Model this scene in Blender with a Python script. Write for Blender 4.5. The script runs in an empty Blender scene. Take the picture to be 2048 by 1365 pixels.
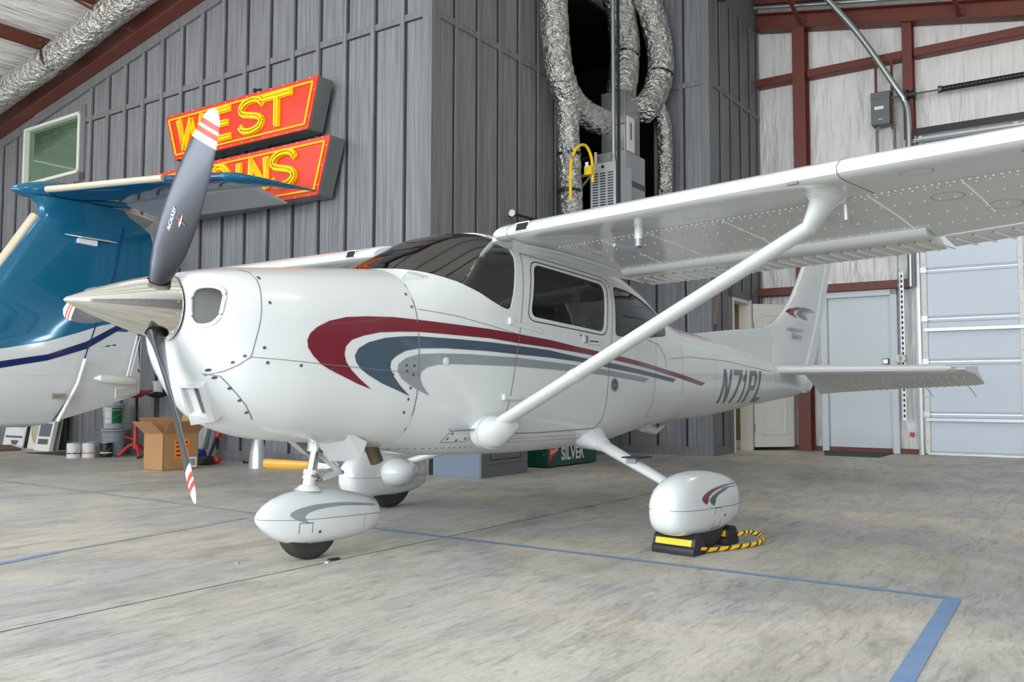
import bpy, bmesh, math, random
from mathutils import Vector, Matrix
from mathutils.geometry import tessellate_polygon
from mathutils.bvhtree import BVHTree
random.seed(4)
S = bpy.context.scene
COL = S.collection
# ---------------------------------------------------------------- camera
CAM = Vector((-2.914, -4.043, .904)); YAW, PIT, ROLL = .8499, .0591, .0017
F = Vector((math.sin(YAW)*math.cos(PIT), math.cos(YAW)*math.cos(PIT), math.sin(PIT)))
R = Vector((math.cos(YAW), -math.sin(YAW), 0)); U = R.cross(F)
R, U = R*math.cos(ROLL)+U*math.sin(ROLL), -R*math.sin(ROLL)+U*math.cos(ROLL)
cd = bpy.data.cameras.new('camera'); cd.sensor_width = 36; cd.lens = 1758*36/2048
cam = bpy.data.objects.new('camera', cd); COL.objects.link(cam)
M = Matrix((R, U, -F)).transposed().to_4x4(); M.translation = CAM
cam.matrix_world = M; S.camera = cam
# ---------------------------------------------------------------- world and exposure
w = bpy.data.worlds.new('sky'); S.world = w; w.use_nodes = True
nt = w.node_tree; bgn = nt.nodes['Background']
tc = nt.nodes.new('ShaderNodeTexCoord'); sp = nt.nodes.new('ShaderNodeSeparateXYZ'); cr = nt.nodes.new('ShaderNodeValToRGB')
nt.links.new(tc.outputs['Generated'], sp.inputs[0]); nt.links.new(sp.outputs['Z'], cr.inputs[0])
cr.color_ramp.elements[0].position = 0; cr.color_ramp.elements[0].color = (.62, .60, .57, 1)
cr.color_ramp.elements[1].position = .35; cr.color_ramp.elements[1].color = (.86, .93, 1, 1)
e = cr.color_ramp.elements.new(.04); e.color = (.90, .96, 1, 1)
nt.links.new(cr.outputs[0], bgn.inputs['Color']); bgn.inputs['Strength'].default_value = 1.75
S.view_settings.view_transform = 'Standard'; S.view_settings.look = 'None'; S.view_settings.gamma = 1
S.view_settings.use_curve_mapping = False; S.view_settings.exposure = 0.0
TH = .1187                       # hangar axes are turned this much from the aircraft's
BORG = Vector((-2.914, -4.043, 0))
def lamp(name, u, v, z, energy, size=.3, col=(1, .97, .92), aim=None, sy=None):
    l = bpy.data.lights.new(name, 'AREA'); l.energy = energy; l.color = col; l.size = size
    if sy: l.shape = 'RECTANGLE'; l.size_y = sy
    o = bpy.data.objects.new(name, l); COL.objects.link(o)
    o.location = BORG + Matrix.Rotation(TH, 3, 'Z') @ Vector((u, v, z))
    if aim:
        d = (BORG + Matrix.Rotation(TH, 3, 'Z') @ Vector(aim)) - o.location
        o.rotation_euler = d.to_track_quat('-Z', 'Y').to_euler()
    return o
# unseen fill lamps added under the roof to brighten ceiling and end wall
for i, (u, v, z, en) in enumerate(((3.5, 6.1, 5.9, 45), (4.0, 0.5, 5.2, 70), (10.5, 0.2, 5.4, 75), (4.2, 11.0, 5.1, 60), (3.0, 14.5, 4.6, 45))):
    l = bpy.data.lights.new('ceiling_fill_light', 'POINT'); l.energy = en; l.color = (1, .97, .92); l.shadow_soft_size = .3
    o = bpy.data.objects.new('ceiling_fill_light', l); COL.objects.link(o); o.location = BORG + Matrix.Rotation(TH, 3, 'Z') @ Vector((u, v, z))
# daylight coming through the wide open hangar door behind the viewer
lamp('door_daylight', -6, 3.0, 2.4, 1500, 16, (.86, .94, 1), (8, 3.5, 1.6), 4)

# ---------------------------------------------------------------- materials
def lin(c):
    return tuple(((x/255)/12.92 if x/255 <= .04045 else ((x/255+.055)/1.055)**2.4) for x in c)
def mat(name, rgb, rough=.5, metal=0, coat=0, noise=None, bump=None, spec=.5, emis=None):
    m = bpy.data.materials.new(name); m.use_nodes = True; n = m.node_tree; b = n.nodes['Principled BSDF']
    c = lin(rgb) + (1,)
    b.inputs['Base Color'].default_value = c; b.inputs['Roughness'].default_value = rough
    b.inputs['Metallic'].default_value = metal; b.inputs['Coat Weight'].default_value = coat
    b.inputs['Coat Roughness'].default_value = .05; b.inputs['Specular IOR Level'].default_value = spec
    t = n.nodes.new('ShaderNodeTexCoord')
    if noise:   # (scale xyz, amount, second rgb)
        mp = n.nodes.new('ShaderNodeMapping'); mp.inputs['Scale'].default_value = noise[0]
        n.links.new(t.outputs['Object'], mp.inputs[0])
        no = n.nodes.new('ShaderNodeTexNoise'); no.inputs['Scale'].default_value = 1; no.inputs['Detail'].default_value = 6
        n.links.new(mp.outputs[0], no.inputs[0])
        r = n.nodes.new('ShaderNodeValToRGB'); r.color_ramp.elements[0].position = .5-noise[1]; r.color_ramp.elements[1].position = .5+noise[1]
        r.color_ramp.elements[0].color = c; r.color_ramp.elements[1].color = lin(noise[2])+(1,)
        n.links.new(no.outputs[0], r.inputs[0]); n.links.new(r.outputs[0], b.inputs['Base Color'])
    if bump:    # (scale xyz, strength, distance)
        mp = n.nodes.new('ShaderNodeMapping'); mp.inputs['Scale'].default_value = bump[0]
        n.links.new(t.outputs['Object'], mp.inputs[0])
        no = n.nodes.new('ShaderNodeTexNoise'); no.inputs['Scale'].default_value = 1; no.inputs['Detail'].default_value = 4
        n.links.new(mp.outputs[0], no.inputs[0])
        bp = n.nodes.new('ShaderNodeBump'); bp.inputs['Strength'].default_value = bump[1]; bp.inputs['Distance'].default_value = bump[2]
        n.links.new(no.outputs[0], bp.inputs['Height']); n.links.new(bp.outputs[0], b.inputs['Normal'])
    return m
def glass(name, rgb, refl=1.0, trans=.8):
    m = bpy.data.materials.new(name); m.use_nodes = True; n = m.node_tree; n.nodes.remove(n.nodes['Principled BSDF'])
    tr = n.nodes.new('ShaderNodeBsdfTransparent'); tr.inputs[0].default_value = tuple(x*trans for x in lin(rgb))+(1,)
    gl = n.nodes.new('ShaderNodeBsdfGlossy'); gl.inputs['Roughness'].default_value = .02
    fr = n.nodes.new('ShaderNodeFresnel'); fr.inputs[0].default_value = 1.55*refl
    mx = n.nodes.new('ShaderNodeMixShader'); n.links.new(fr.outputs[0], mx.inputs[0]); n.links.new(tr.outputs[0], mx.inputs[1]); n.links.new(gl.outputs[0], mx.inputs[2])
    n.links.new(mx.outputs[0], n.nodes['Material Output'].inputs[0]); return m
WHITE = mat('white_aircraft_paint', (214, 216, 215), .2, 0, .5)
SEAM = mat('panel_seam', (120, 120, 118), .6)
SEAMD = mat('dark_gap', (35, 35, 36), .7)
RIVET = mat('rivet_paint', (236, 236, 232), .3)
SCREW = mat('screw_head', (105, 105, 105), .4, .6)
MAROON = mat('maroon_paint', (112, 30, 44), .25, 0, .5)
SLATE = mat('slate_blue_paint', (66, 82, 96), .25, 0, .5)
GREYP = mat('grey_paint', (140, 144, 147), .25, 0, .5)
NUMG = mat('registration_grey', (92, 102, 108), .3, 0, .3)
CHROME = mat('polished_aluminium', (225, 222, 214), .07, 1)
STEEL = mat('galvanised_steel', (170, 172, 172), .35, .8)
BLADE = mat('blade_grey', (74, 76, 82), .3, .75, .1)
BLADEB = mat('blade_back_black', (48, 48, 50), .5)
BWHITE = mat('blade_white', (235, 235, 235), .35)
BRED = mat('blade_red', (205, 60, 45), .4)
RUBBER = mat('tyre_rubber', (54, 50, 47), .75, bump=((60, 60, 60), .3, .004))
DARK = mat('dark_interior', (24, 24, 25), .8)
CABIN = mat('cabin_lining', (176, 168, 152), .8)
SEAT = mat('seat_grey_blue', (150, 164, 174), .6)
SEATD = mat('seat_dark', (52, 46, 46), .7)
WSG = glass('windshield_acrylic', (226, 226, 216), 1.5, .95)
WIG = glass('window_acrylic', (224, 224, 216), 1.1, .95)
PRIMER = mat('primer_grey', (150, 150, 146), .6)
EXH = mat('exhaust_metal', (112, 98, 86), .4, .8)
MESH = mat('intake_filter', (108, 100, 96), .8, bump=((160, 160, 160), 1, .01))
SIDING = mat('dark_siding', (104, 105, 108), .5, noise=((34, 34, 1.1), .22, (140, 141, 144)), bump=((60, 60, 2.2), .6, .01))
TRIMD = mat('dark_trim', (104, 104, 106), .5, noise=((34, 34, 1.1), .22, (128, 129, 132)))
SHADE_LINE = mat('siding_shade_line', (38, 40, 45), .8)  # dark strips beside battens and under trim paint in their side shade
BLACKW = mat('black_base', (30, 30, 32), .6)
RED = mat('red_oxide_steel', (104, 48, 38), .5, noise=((3, 3, 3), .4, (114, 56, 45)))
REDD = mat('red_oxide_purlin', (98, 52, 38), .5)
INSUL = mat('white_vinyl_insulation', (244, 242, 238), .38, bump=((1.2, 6, .8), 1, .12))
INSULW = mat('white_vinyl_wall', (228, 226, 223), .32, bump=((.9, 3.0, .6), 1, .2))
FOIL = mat('foil_duct', (245, 244, 240), .24, .95, noise=((9, 9, 9), .2, (190, 188, 182)), bump=((13, 13, 22), 1.0, .09))
WINFR = mat('window_frame_white', (232, 230, 222), .4)
DOORW = mat('door_white', (228, 226, 218), .4)
DOORG = mat('door_grey', (208, 216, 220), .4)
ODOOR = mat('overhead_door_panel', (212, 221, 233), .4, bump=((2, 2, 2), .05, .01))
BEIGE = mat('beige_room', (148, 138, 108), .8)
PIPE = mat('conduit_zinc', (165, 175, 172), .3, .7)
YEL = mat('neon_yellow', (255, 232, 20), .35, emis=None)
YELD = mat('sign_yellow_paint', (252, 206, 8), .5)
SRED = mat('sign_red', (228, 58, 26), .4, noise=((2, 2, 2), .3, (206, 44, 20)))
SGREY = mat('sign_side_grey', (118, 124, 122), .4, .3)
TEAL = mat('teal_paint', (10, 104, 142), .12, .25, .6)
TEALD = mat('deep_teal_paint', (8, 72, 118), .12, .2, 1)
NAVY = mat('navy_paint', (14, 30, 92), .2, 0, .8)
BOOT = mat('cream_leading_edge', (222, 208, 186), .3, .3)
SILVER = mat('silver_paint', (190, 194, 198), .3, .5)
GREYC = mat('grey_cabinet', (104, 108, 110), .5)
BLUEC = mat('blue_grey_cabinet_side', (116, 128, 146), .5, bump=((40, 40, 40), .2, .005))
GREENC = mat('green_cooler', (18, 78, 66), .4)
CARD = mat('cardboard', (176, 134, 92), .8, noise=((4, 4, 4), .4, (164, 122, 82)))
CARDI = mat('cardboard_inside', (196, 156, 112), .85)
ORANGE = mat('orange_label', (246, 128, 30), .6)
PAPER = mat('white_paper', (232, 232, 230), .6)
BLACKP = mat('black_plastic', (28, 29, 30), .45)
REDP = mat('red_plastic', (190, 28, 30), .35, 0, .4)
BLUEP = mat('blue_plastic', (30, 58, 150), .4)
BUCKG = mat('bucket_grey', (150, 158, 166), .45)
BUCKC = mat('bucket_clear', (196, 204, 206), .4)
GREENL = mat('green_label', (10, 120, 66), .5)
WOODP = mat('yellow_wood_propeller', (236, 184, 66), .4, 0, .3, noise=((3, 60, 60), .3, (222, 160, 44)))
RUBBLK = mat('chock_rubber', (34, 38, 44), .5)
CYEL = mat('chock_yellow', (240, 196, 30), .5)
TAPE = mat('blue_tape', (104, 136, 180), .7, noise=((6, 6, 6), .3, (132, 152, 180)))
TAPEF = mat('faded_blue_tape', (138, 150, 166), .8, noise=((5, 5, 5), .06, (164, 162, 156)))
MATD = mat('door_mat_dark', (70, 70, 68), .9, bump=((90, 90, 90), .6, .01))
RUST = mat('brown_rug', (112, 86, 68), .9)
WIN2 = mat('green_window_glass', (120, 150, 124), .03, .75)
TAN = mat('tan_wood', (190, 170, 110), .6)
LABELM = mat('metal_label', (170, 165, 150), .4, .4)
COPPER = mat('copper', (176, 96, 62), .35, .8)
YHOSE = mat('yellow_gas_hose', (240, 200, 20), .45)
CABLE = mat('white_cable', (205, 203, 192), .5)

# concrete floor
FLOOR = bpy.data.materials.new('concrete_floor'); FLOOR.use_nodes = True
n = FLOOR.node_tree; b = n.nodes['Principled BSDF']; L = n.links
t = n.nodes.new('ShaderNodeTexCoord')
def noise_node(sc, mscale, det=8, rough=.6, dist=0, rot=0):
    mp = n.nodes.new('ShaderNodeMapping'); mp.inputs['Scale'].default_value = mscale; mp.inputs['Rotation'].default_value = (0, 0, rot)
    L.new(t.outputs['Object'], mp.inputs[0]); q = n.nodes.new('ShaderNodeTexNoise')
    q.inputs['Scale'].default_value = sc; q.inputs['Detail'].default_value = det; q.inputs['Roughness'].default_value = rough; q.inputs['Distortion'].default_value = dist
    L.new(mp.outputs[0], q.inputs[0]); return q.outputs[0]
def ramp(src, p0, c0, p1, c1):
    r = n.nodes.new('ShaderNodeValToRGB'); r.color_ramp.elements[0].position = p0; r.color_ramp.elements[1].position = p1
    r.color_ramp.elements[0].color = c0; r.color_ramp.elements[1].color = c1; L.new(src, r.inputs[0]); return r.outputs[0]
base = ramp(noise_node(.45, (1, 1, 1), 10, .65, .6), .36, lin((182, 179, 170))+(1,), .64, lin((210, 205, 192))+(1,))
warm = ramp(noise_node(.8, (1, .6, 1), 6, .6, 1.0, .4), .42, lin((180, 181, 180))+(1,), .62, lin((216, 204, 184))+(1,))
mx = n.nodes.new('ShaderNodeMixRGB'); mx.inputs[0].default_value = .5; L.new(base, mx.inputs[1]); L.new(warm, mx.inputs[2])
cl = mx.outputs[0]
for sc, ms, rot, p0, p1, dk in ((.55, (1, 2.2, 1), -.65, .46, .62, .80), (1.6, (1, 3, 1), -.65, .50, .66, .80), (3, (1, 6, 1), -.65, .52, .66, .72), (6, (1, 5, 1), -.4, .54, .66, .74), (14, (1, 3.5, 1), -.9, .54, .66, .82), (45, (1, 1.6, 1), -.6, .48, .68, .86)):
    f_ = ramp(noise_node(sc, ms, 7, .68, 1.4, rot), p0, (1, 1, 1, 1), p1, (dk, dk, dk*1.01, 1))
    m2 = n.nodes.new('ShaderNodeMixRGB'); m2.blend_type = 'MULTIPLY'; m2.inputs[0].default_value = 1
    L.new(cl, m2.inputs[1]); L.new(f_, m2.inputs[2]); cl = m2.outputs[0]
L.new(cl, b.inputs['Base Color'])
rr = ramp(noise_node(2.2, (1, 2, 1), 6), .35, (.42,)*3+(1,), .65, (.62,)*3+(1,)); L.new(rr, b.inputs['Roughness'])
b.inputs['Specular IOR Level'].default_value = .4
bpn = n.nodes.new('ShaderNodeBump'); bpn.inputs['Strength'].default_value = .12; bpn.inputs['Distance'].default_value = .01
L.new(noise_node(18, (1, 1, 1), 6), bpn.inputs['Height']); L.new(bpn.outputs[0], b.inputs['Normal'])

# ---------------------------------------------------------------- mesh helpers
class MB:
    def __init__(s): s.v = []; s.f = []; s.m = []; s.mats = []
    def mi(s, m):
        if m not in s.mats: s.mats.append(m)
        return s.mats.index(m)
    def add(s, vs, fs, m):
        o = len(s.v); s.v += [tuple(x) for x in vs]; k = s.mi(m)
        for f_ in fs: s.f.append(tuple(i+o for i in f_)); s.m.append(k)
        return s
    def box(s, m, x0, x1, y0, y1, z0, z1):
        vs = [(x, y, z) for z in (z0, z1) for y in (y0, y1) for x in (x0, x1)]
        return s.add(vs, [(0, 2, 3, 1), (4, 5, 7, 6), (0, 1, 5, 4), (2, 6, 7, 3), (0, 4, 6, 2), (1, 3, 7, 5)], m)
    def hexa(s, m, bot, top):    # two quads of 3-D points
        return s.add(list(bot)+list(top), [(3, 2, 1, 0), (4, 5, 6, 7), (0, 1, 5, 4), (1, 2, 6, 5), (2, 3, 7, 6), (3, 0, 4, 7)], m)
    def bar(s, m, p0, p1, wd, ht, up=(0, 0, 1)):
        p0 = Vector(p0); p1 = Vector(p1); d = (p1-p0).normalized(); a = d.cross(Vector(up))
        a = a.normalized() if a.length > 1e-6 else Vector((1, 0, 0)); b_ = a.cross(d)
        q = [a*i*wd/2+b_*j*ht/2 for i, j in ((-1, -1), (1, -1), (1, 1), (-1, 1))]
        return s.hexa(m, [p0+x for x in q], [p1+x for x in q])
    def ring(s, c, d, r, n, ref=None, ry=None):
        d = Vector(d).normalized(); ref = Vector(ref) if ref else (Vector((0, 0, 1)) if abs(d.z) < .95 else Vector((1, 0, 0)))
        a = d.cross(ref).normalized(); b_ = a.cross(d).normalized(); ry = ry if ry else r
        return [Vector(c)+a*r*math.cos(2*math.pi*i/n)+b_*ry*math.sin(2*math.pi*i/n) for i in range(n)]
    def loft(s, m, rings, cap=True):
        n_ = len(rings[0]); vs = [p for r in rings for p in r]; fs = []
        for k in range(len(rings)-1):
            for i in range(n_): fs.append((k*n_+i, k*n_+(i+1) % n_, (k+1)*n_+(i+1) % n_, (k+1)*n_+i))
        if cap: fs.append(tuple(range(n_))[::-1]); fs.append(tuple(len(vs)-n_+i for i in range(n_)))
        return s.add(vs, fs, m)
    def tube(s, m, pts, r, n=10, ry=None, cap=True, ref=None):
        pts = [Vector(p) for p in pts]; rs = r if isinstance(r, (list, tuple)) else [r]*len(pts); rings = []
        for i, p in enumerate(pts):
            d = (pts[min(i+1, len(pts)-1)]-pts[max(i-1, 0)])
            rings.append(s.ring(p, d, rs[i], n, ref, None if ry is None else ry*rs[i]/rs[0]))
        return s.loft(m, rings, cap)
    def lathe(s, m, prof, c, ax=(0, 0, 1), n=32, cap=True):   # prof: (dist along axis, radius)
        ax = Vector(ax).normalized(); return s.loft(m, [s.ring(Vector(c)+ax*h, ax, max(r, 1e-4), n) for h, r in prof], cap)
    def prism(s, m, pts, e):     # planar polygon extruded by vector e
        n_ = len(pts); e = Vector(e); vs = [Vector(p) for p in pts]+[Vector(p)+e for p in pts]
        return s.add(vs, [tuple(range(n_))[::-1], tuple(range(n_, 2*n_))]+[(i, (i+1) % n_, (i+1) % n_+n_, i+n_) for i in range(n_)], m)
    def ball(s, m, c, r, n=12, sc=(1, 1, 1)):
        c = Vector(c); rings = []
        for k in range(n//2+1):
            a = math.pi*k/(n//2); rr = max(math.sin(a), .01)*r
            rings.append([c+Vector((rr*math.cos(2*math.pi*i/n)*sc[0], rr*math.sin(2*math.pi*i/n)*sc[1], -math.cos(a)*r*sc[2])) for i in range(n)])
        return s.loft(m, rings)
    def tri(s, m, vs, fs): return s.add(vs, fs, m)
def cr(pts, k=6):                # smooth path through points
    P = [Vector(p) for p in pts]; o = []
    for i in range(len(P)-1):
        a = P[max(i-1, 0)]; b_ = P[i]; c = P[i+1]; d = P[min(i+2, len(P)-1)]
        for j in range(k):
            t_ = j/k; o.append(.5*((2*b_)+(c-a)*t_+(2*a-5*b_+4*c-d)*t_*t_+(3*b_-a-3*c+d)*t_**3))
    o.append(P[-1]); return o
ORG = {}
def mesh_obj(name, me, parent=None, frame='W', org=None):
    o = bpy.data.objects.new(name, me); COL.objects.link(o)
    if parent is not None: o.parent = parent; ORG[o.name] = ORG[parent.name]
    else:
        org = Vector(org) if org else Vector((0, 0, 0))
        if frame == 'B': o.location = BORG + Matrix.Rotation(TH, 3, 'Z') @ org; o.rotation_euler = (0, 0, TH)
        else: o.location = org
        ORG[o.name] = org
    return o
def finish(me, ang=35, fixn=True):
    if fixn:
        bm = bmesh.new(); bm.from_mesh(me); bmesh.ops.recalc_face_normals(bm, faces=bm.faces); bm.to_mesh(me); bm.free()
    for p in me.polygons: p.use_smooth = True
    me.set_sharp_from_angle(angle=math.radians(ang))
def part(name, mb, parent=None, frame='W', org=None, bev=0, ang=35, label=None):
    me = bpy.data.meshes.new(name)
    og = ORG[parent.name] if parent is not None else (Vector(org) if org else Vector((0, 0, 0)))
    me.from_pydata([tuple(Vector(v)-og) for v in mb.v], [], mb.f)
    for m in mb.mats: me.materials.append(m)
    me.polygons.foreach_set('material_index', mb.m); me.update(); finish(me, ang)
    o = mesh_obj(name, me, parent, frame, org)
    if bev:
        bv = o.modifiers.new('bevel', 'BEVEL'); bv.width = bev; bv.segments = 2; bv.limit_method = 'ANGLE'; bv.angle_limit = .6
    if label: o['label'] = label
    return o
def thing(name, label, cat, org=(0, 0, 0), frame='W', group=None):
    o = bpy.data.objects.new(name, None); COL.objects.link(o); org = Vector(org); o.empty_display_size = .1
    if frame == 'B': o.location = BORG + Matrix.Rotation(TH, 3, 'Z') @ org; o.rotation_euler = (0, 0, TH)
    else: o.location = org
    ORG[o.name] = org; return tag(o, label, cat, group)
def tag(o, label, cat, group=None):
    o['label'] = label; o['category'] = cat
    if group: o['group'] = group
    return o
def struct(name, mb, frame='B', bev=0, parent=None, ang=35):
    o = part(name, mb, parent, frame, None, bev, ang)
    if parent is None: o['kind'] = 'structure'
    return o
def evalmesh(o):
    bpy.context.view_layer.update(); dg = bpy.context.evaluated_depsgraph_get()
    return bpy.data.meshes.new_from_object(o.evaluated_get(dg))
def boolean(me, cutters, op='DIFFERENCE', solver='EXACT'):
    o = bpy.data.objects.new('tmp', me); COL.objects.link(o); tmp = []
    for c in cutters:
        cm = bpy.data.meshes.new('c'); cm.from_pydata([tuple(v) for v in c.v], [], c.f)
        for m in c.mats: cm.materials.append(m)
        cm.update(); bm = bmesh.new(); bm.from_mesh(cm); bmesh.ops.recalc_face_normals(bm, faces=bm.faces); bm.to_mesh(cm); bm.free()
        co = bpy.data.objects.new('c', cm); COL.objects.link(co); tmp.append(co)
        md = o.modifiers.new('b', 'BOOLEAN'); md.object = co; md.operation = op; md.solver = solver; md.material_mode = 'TRANSFER'
    r = evalmesh(o)
    for c in tmp: bpy.data.objects.remove(c)
    bpy.data.objects.remove(o); return r
def text_mesh(s, size, font_off=0, shear=0, sx=1):
    cu = bpy.data.curves.new('t', 'FONT'); cu.body = s; cu.size = size; cu.offset = font_off; cu.shear = shear; cu.align_x = 'LEFT'
    o = bpy.data.objects.new('t', cu); COL.objects.link(o); me = evalmesh(o); bpy.data.objects.remove(o)
    vs = [Vector((v.co.x*sx, v.co.y, 0)) for v in me.vertices]; fs = [tuple(p.vertices) for p in me.polygons]
    return vs, fs
def text_on(mb, m, s, org, dx, dz, size, off=0, sx=1, shear=0, width=None):
    vs, fs = text_mesh(s, size, off, shear, sx)
    if width:
        w_ = max(v.x for v in vs)-min(v.x for v in vs); k = width/w_
        vs = [Vector((v.x*k, v.y, 0)) for v in vs]
    dx = Vector(dx); dz = Vector(dz); org = Vector(org)
    mb.add([org+dx*v.x+dz*v.y for v in vs], fs, m)
    return mb
# ================================================================ WHITE AIRCRAFT
ST = [(-0.825,0.175,1.47,1.13,1.3,2.1,2.1),(-0.81,0.26,1.482,1.05,1.29,2.3,2.2),(-0.78,0.335,1.492,0.965,1.27,2.4,2.3),(-0.74,0.375,1.502,0.895,1.25,2.5,2.3),(-0.69,0.402,1.512,0.825,1.22,2.6,2.4),(-0.62,0.43,1.522,0.755,1.2,2.7,2.5),(-0.5,0.462,1.537,0.7,1.17,2.7,2.6),(-0.35,0.49,1.553,0.662,1.15,2.7,2.7),(-0.05,0.515,1.585,0.632,1.12,2.7,2.8),(0.2,0.53,1.605,0.6,1.1,2.7,3.0),(0.3,0.533,1.613,0.588,1.1,2.7,3.0),(0.5,0.545,1.72,0.558,1.1,2.7,3.1),(0.7,0.55,1.82,0.53,1.1,2.9,3.2),(0.88,0.555,1.9,0.522,1.1,3.4,3.3),(1.05,0.56,1.915,0.515,1.1,4.2,3.4),(1.5,0.565,1.91,0.51,1.1,4.2,3.4),(2.1,0.56,1.87,0.52,1.1,4.0,3.3),(2.4,0.545,1.83,0.54,1.1,3.6,3.2),(2.75,0.505,1.74,0.585,1.1,3.2,3.0),(3.0,0.47,1.635,0.615,1.09,2.9,2.9),(3.25,0.44,1.54,0.64,1.08,2.6,2.8),(3.5,0.41,1.485,0.665,1.08,2.4,2.7),(4.2,0.33,1.425,0.69,1.08,2.2,2.5),(5.0,0.24,1.335,0.76,1.08,2.1,2.3),(5.8,0.16,1.225,0.83,1.06,2.0,2.1),(6.4,0.09,1.19,0.885,1.05,2.0,2.0),(6.68,0.04,1.13,0.95,1.04,2.0,2.0)]
def hermite(x):
    import bisect
    X = [s[0] for s in ST]; i = min(max(bisect.bisect_right(X, x)-1, 0), len(X)-2); h = X[i+1]-X[i]; t_ = (x-X[i])/h; out = []
    for k in range(1, 7):
        def sl(j):
            if j == 0 or j == len(X)-1: return 0 if j == 0 and k > 1 else ((ST[1][k]-ST[0][k])/(X[1]-X[0]) if j == 0 else (ST[-1][k]-ST[-2][k])/(X[-1]-X[-2]))
            a = (ST[j][k]-ST[j-1][k])/(X[j]-X[j-1]); c = (ST[j+1][k]-ST[j][k])/(X[j+1]-X[j])
            return 0 if a*c <= 0 else 2*a*c/(a+c)
        m0, m1 = sl(i)*h, sl(i+1)*h
        out.append((2*t_**3-3*t_**2+1)*ST[i][k]+(t_**3-2*t_**2+t_)*m0+(-2*t_**3+3*t_**2)*ST[i+1][k]+(t_**3-t_**2)*m1)
    return out
def fring(x, n=72, off=0):
    w_, zt, zb, zc, n1, n2 = hermite(x); r = []
    for i in range(n):
        a = 2*math.pi*(i+.5)/n; c, s_ = math.cos(a), math.sin(a); hh, e = (zt-zc, n1) if s_ > 0 else (zc-zb, n2)
        r.append((x, math.copysign(abs(c)**(2/e), c)*(w_-off), zc+math.copysign(abs(s_)**(2/e), s_)*(hh-off)))
    return r
def frange(a, b_, k): return [a+(b_-a)*i/k for i in range(k+1)]
plane = thing('light_aircraft', 'white high-wing propeller aircraft with maroon, slate and grey side stripes, parked nose to the left', 'aircraft', (0, 0, 0))
PX = []
def to_me(mb, name='m'):
    me = bpy.data.meshes.new(name); me.from_pydata([tuple(v) for v in mb.v], [], mb.f)
    for m in mb.mats: me.materials.append(m)
    me.polygons.foreach_set('material_index', mb.m); me.update()
    bm = bmesh.new(); bm.from_mesh(me); bmesh.ops.recalc_face_normals(bm, faces=bm.faces); bm.to_mesh(me); bm.free(); return me
# cowling with two air intakes
cw = MB(); cw.loft(WHITE, [fring(x) for x in (-.825, -.82, -.81, -.795, -.78, -.76, -.74, -.715, -.69, -.655, -.62, -.58, -.54, -.5, -.45, -.4, -.35, -.28, -.2, -.1, 0, .1, .2, .318)])
cuts = []
for s in (-1, 1):
    c = MB(); rings = []
    for x, k in ((-.95, 1.0), (-.72, 1.0), (-.62, .9), (-.55, .62)):
        rings.append([(x, s*(.272+.085*k*math.copysign(abs(math.cos(a))**.75, math.cos(a))), 1.308+.092*k*math.copysign(abs(math.sin(a))**.75, math.sin(a))) for a in [2*math.pi*i/32 for i in range(32)]])
    c.loft(PRIMER, rings); cuts.append(c)
me = boolean(to_me(cw), cuts)
finish(me, 28, False)
cowl = mesh_obj('engine_cowling', me, plane)
bv = cowl.modifiers.new('bevel', 'BEVEL'); bv.width = .012; bv.segments = 3; bv.limit_method = 'ANGLE'; bv.angle_limit = math.radians(38)
# fuselage shell with window openings
fx0 = [.322, .36, .42, .5, .6, .7, .8, .88, .96, 1.05, 1.2, 1.35, 1.5, 1.7, 1.9, 2.1, 2.25, 2.4, 2.55, 2.65, 2.75, 2.85, 2.95, 3.05, 3.15, 3.25, 3.35, 3.5, 3.7, 3.95, 4.2, 4.5, 4.8, 5.1, 5.4, 5.8, 6.1, 6.4, 6.55, 6.64, 6.68]
fx = [fx0[0]]
for a in fx0[1:]:
    n_ = max(1, round((a-fx[-1])/.07)); b0 = fx[-1]; fx += [b0+(a-b0)*(j+1)/n_ for j in range(n_)]
NC = len([x for x in fx if x < 3.12])
fs_ = MB(); fs_.loft(WHITE, [fring(x) for x in fx]); fme = to_me(fs_)
inn = MB(); inn.loft(CABIN, [fring(x, 72, .018) for x in [.34]+fx[1:NC]])
def prismY(pts, m, y0=-.8, y1=.8): c = MB(); c.prism(m, [(x, y0, z) for x, z in pts], (0, y1-y0, 0)); return c
def roundpoly(pts, r, k=5):
    o = []; n_ = len(pts)
    for i in range(n_):
        a, b_, c = Vector(pts[i-1]), Vector(pts[i]), Vector(pts[(i+1) % n_]); da = (a-b_); dc = (c-b_); q = min(r, da.length*.45, dc.length*.45)
        p0 = b_+da.normalized()*q; p1 = b_+dc.normalized()*q
        for j in range(k+1):
            t_ = j/k; o.append(tuple((1-t_)**2*p0+2*t_*(1-t_)*b_+t_*t_*p1))
    return o
WSP = [(.318, 1.66), (.318, 1.617), (.40, 1.603), (.512, 1.579), (.657, 1.542), (.80, 1.488), (.88, 1.450), (.96, 1.418), (1.02, 1.404), (1.046, 1.42), (1.075, 1.50), (1.10, 1.60), (1.135, 1.74), (1.12, 1.80), (1.02, 1.87), (.965, 2.2), (.2, 2.2)]
DWP = roundpoly([(1.30, 1.715), (2.055, 1.650), (2.005, 1.320), (1.225, 1.378)], .06)
RWP = roundpoly([(2.165, 1.655), (2.40, 1.645), (2.60, 1.61), (2.81, 1.55), (3.03, 1.45), (2.985, 1.345), (2.66, 1.315), (2.14, 1.298)], .05)
holes = [prismY(WSP, WHITE), prismY(DWP, WHITE), prismY(RWP, WHITE)]
me = boolean(fme.copy(), [inn]); me = boolean(me, holes)
finish(me, 30, False); body = mesh_obj('fuselage', me, plane)
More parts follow.
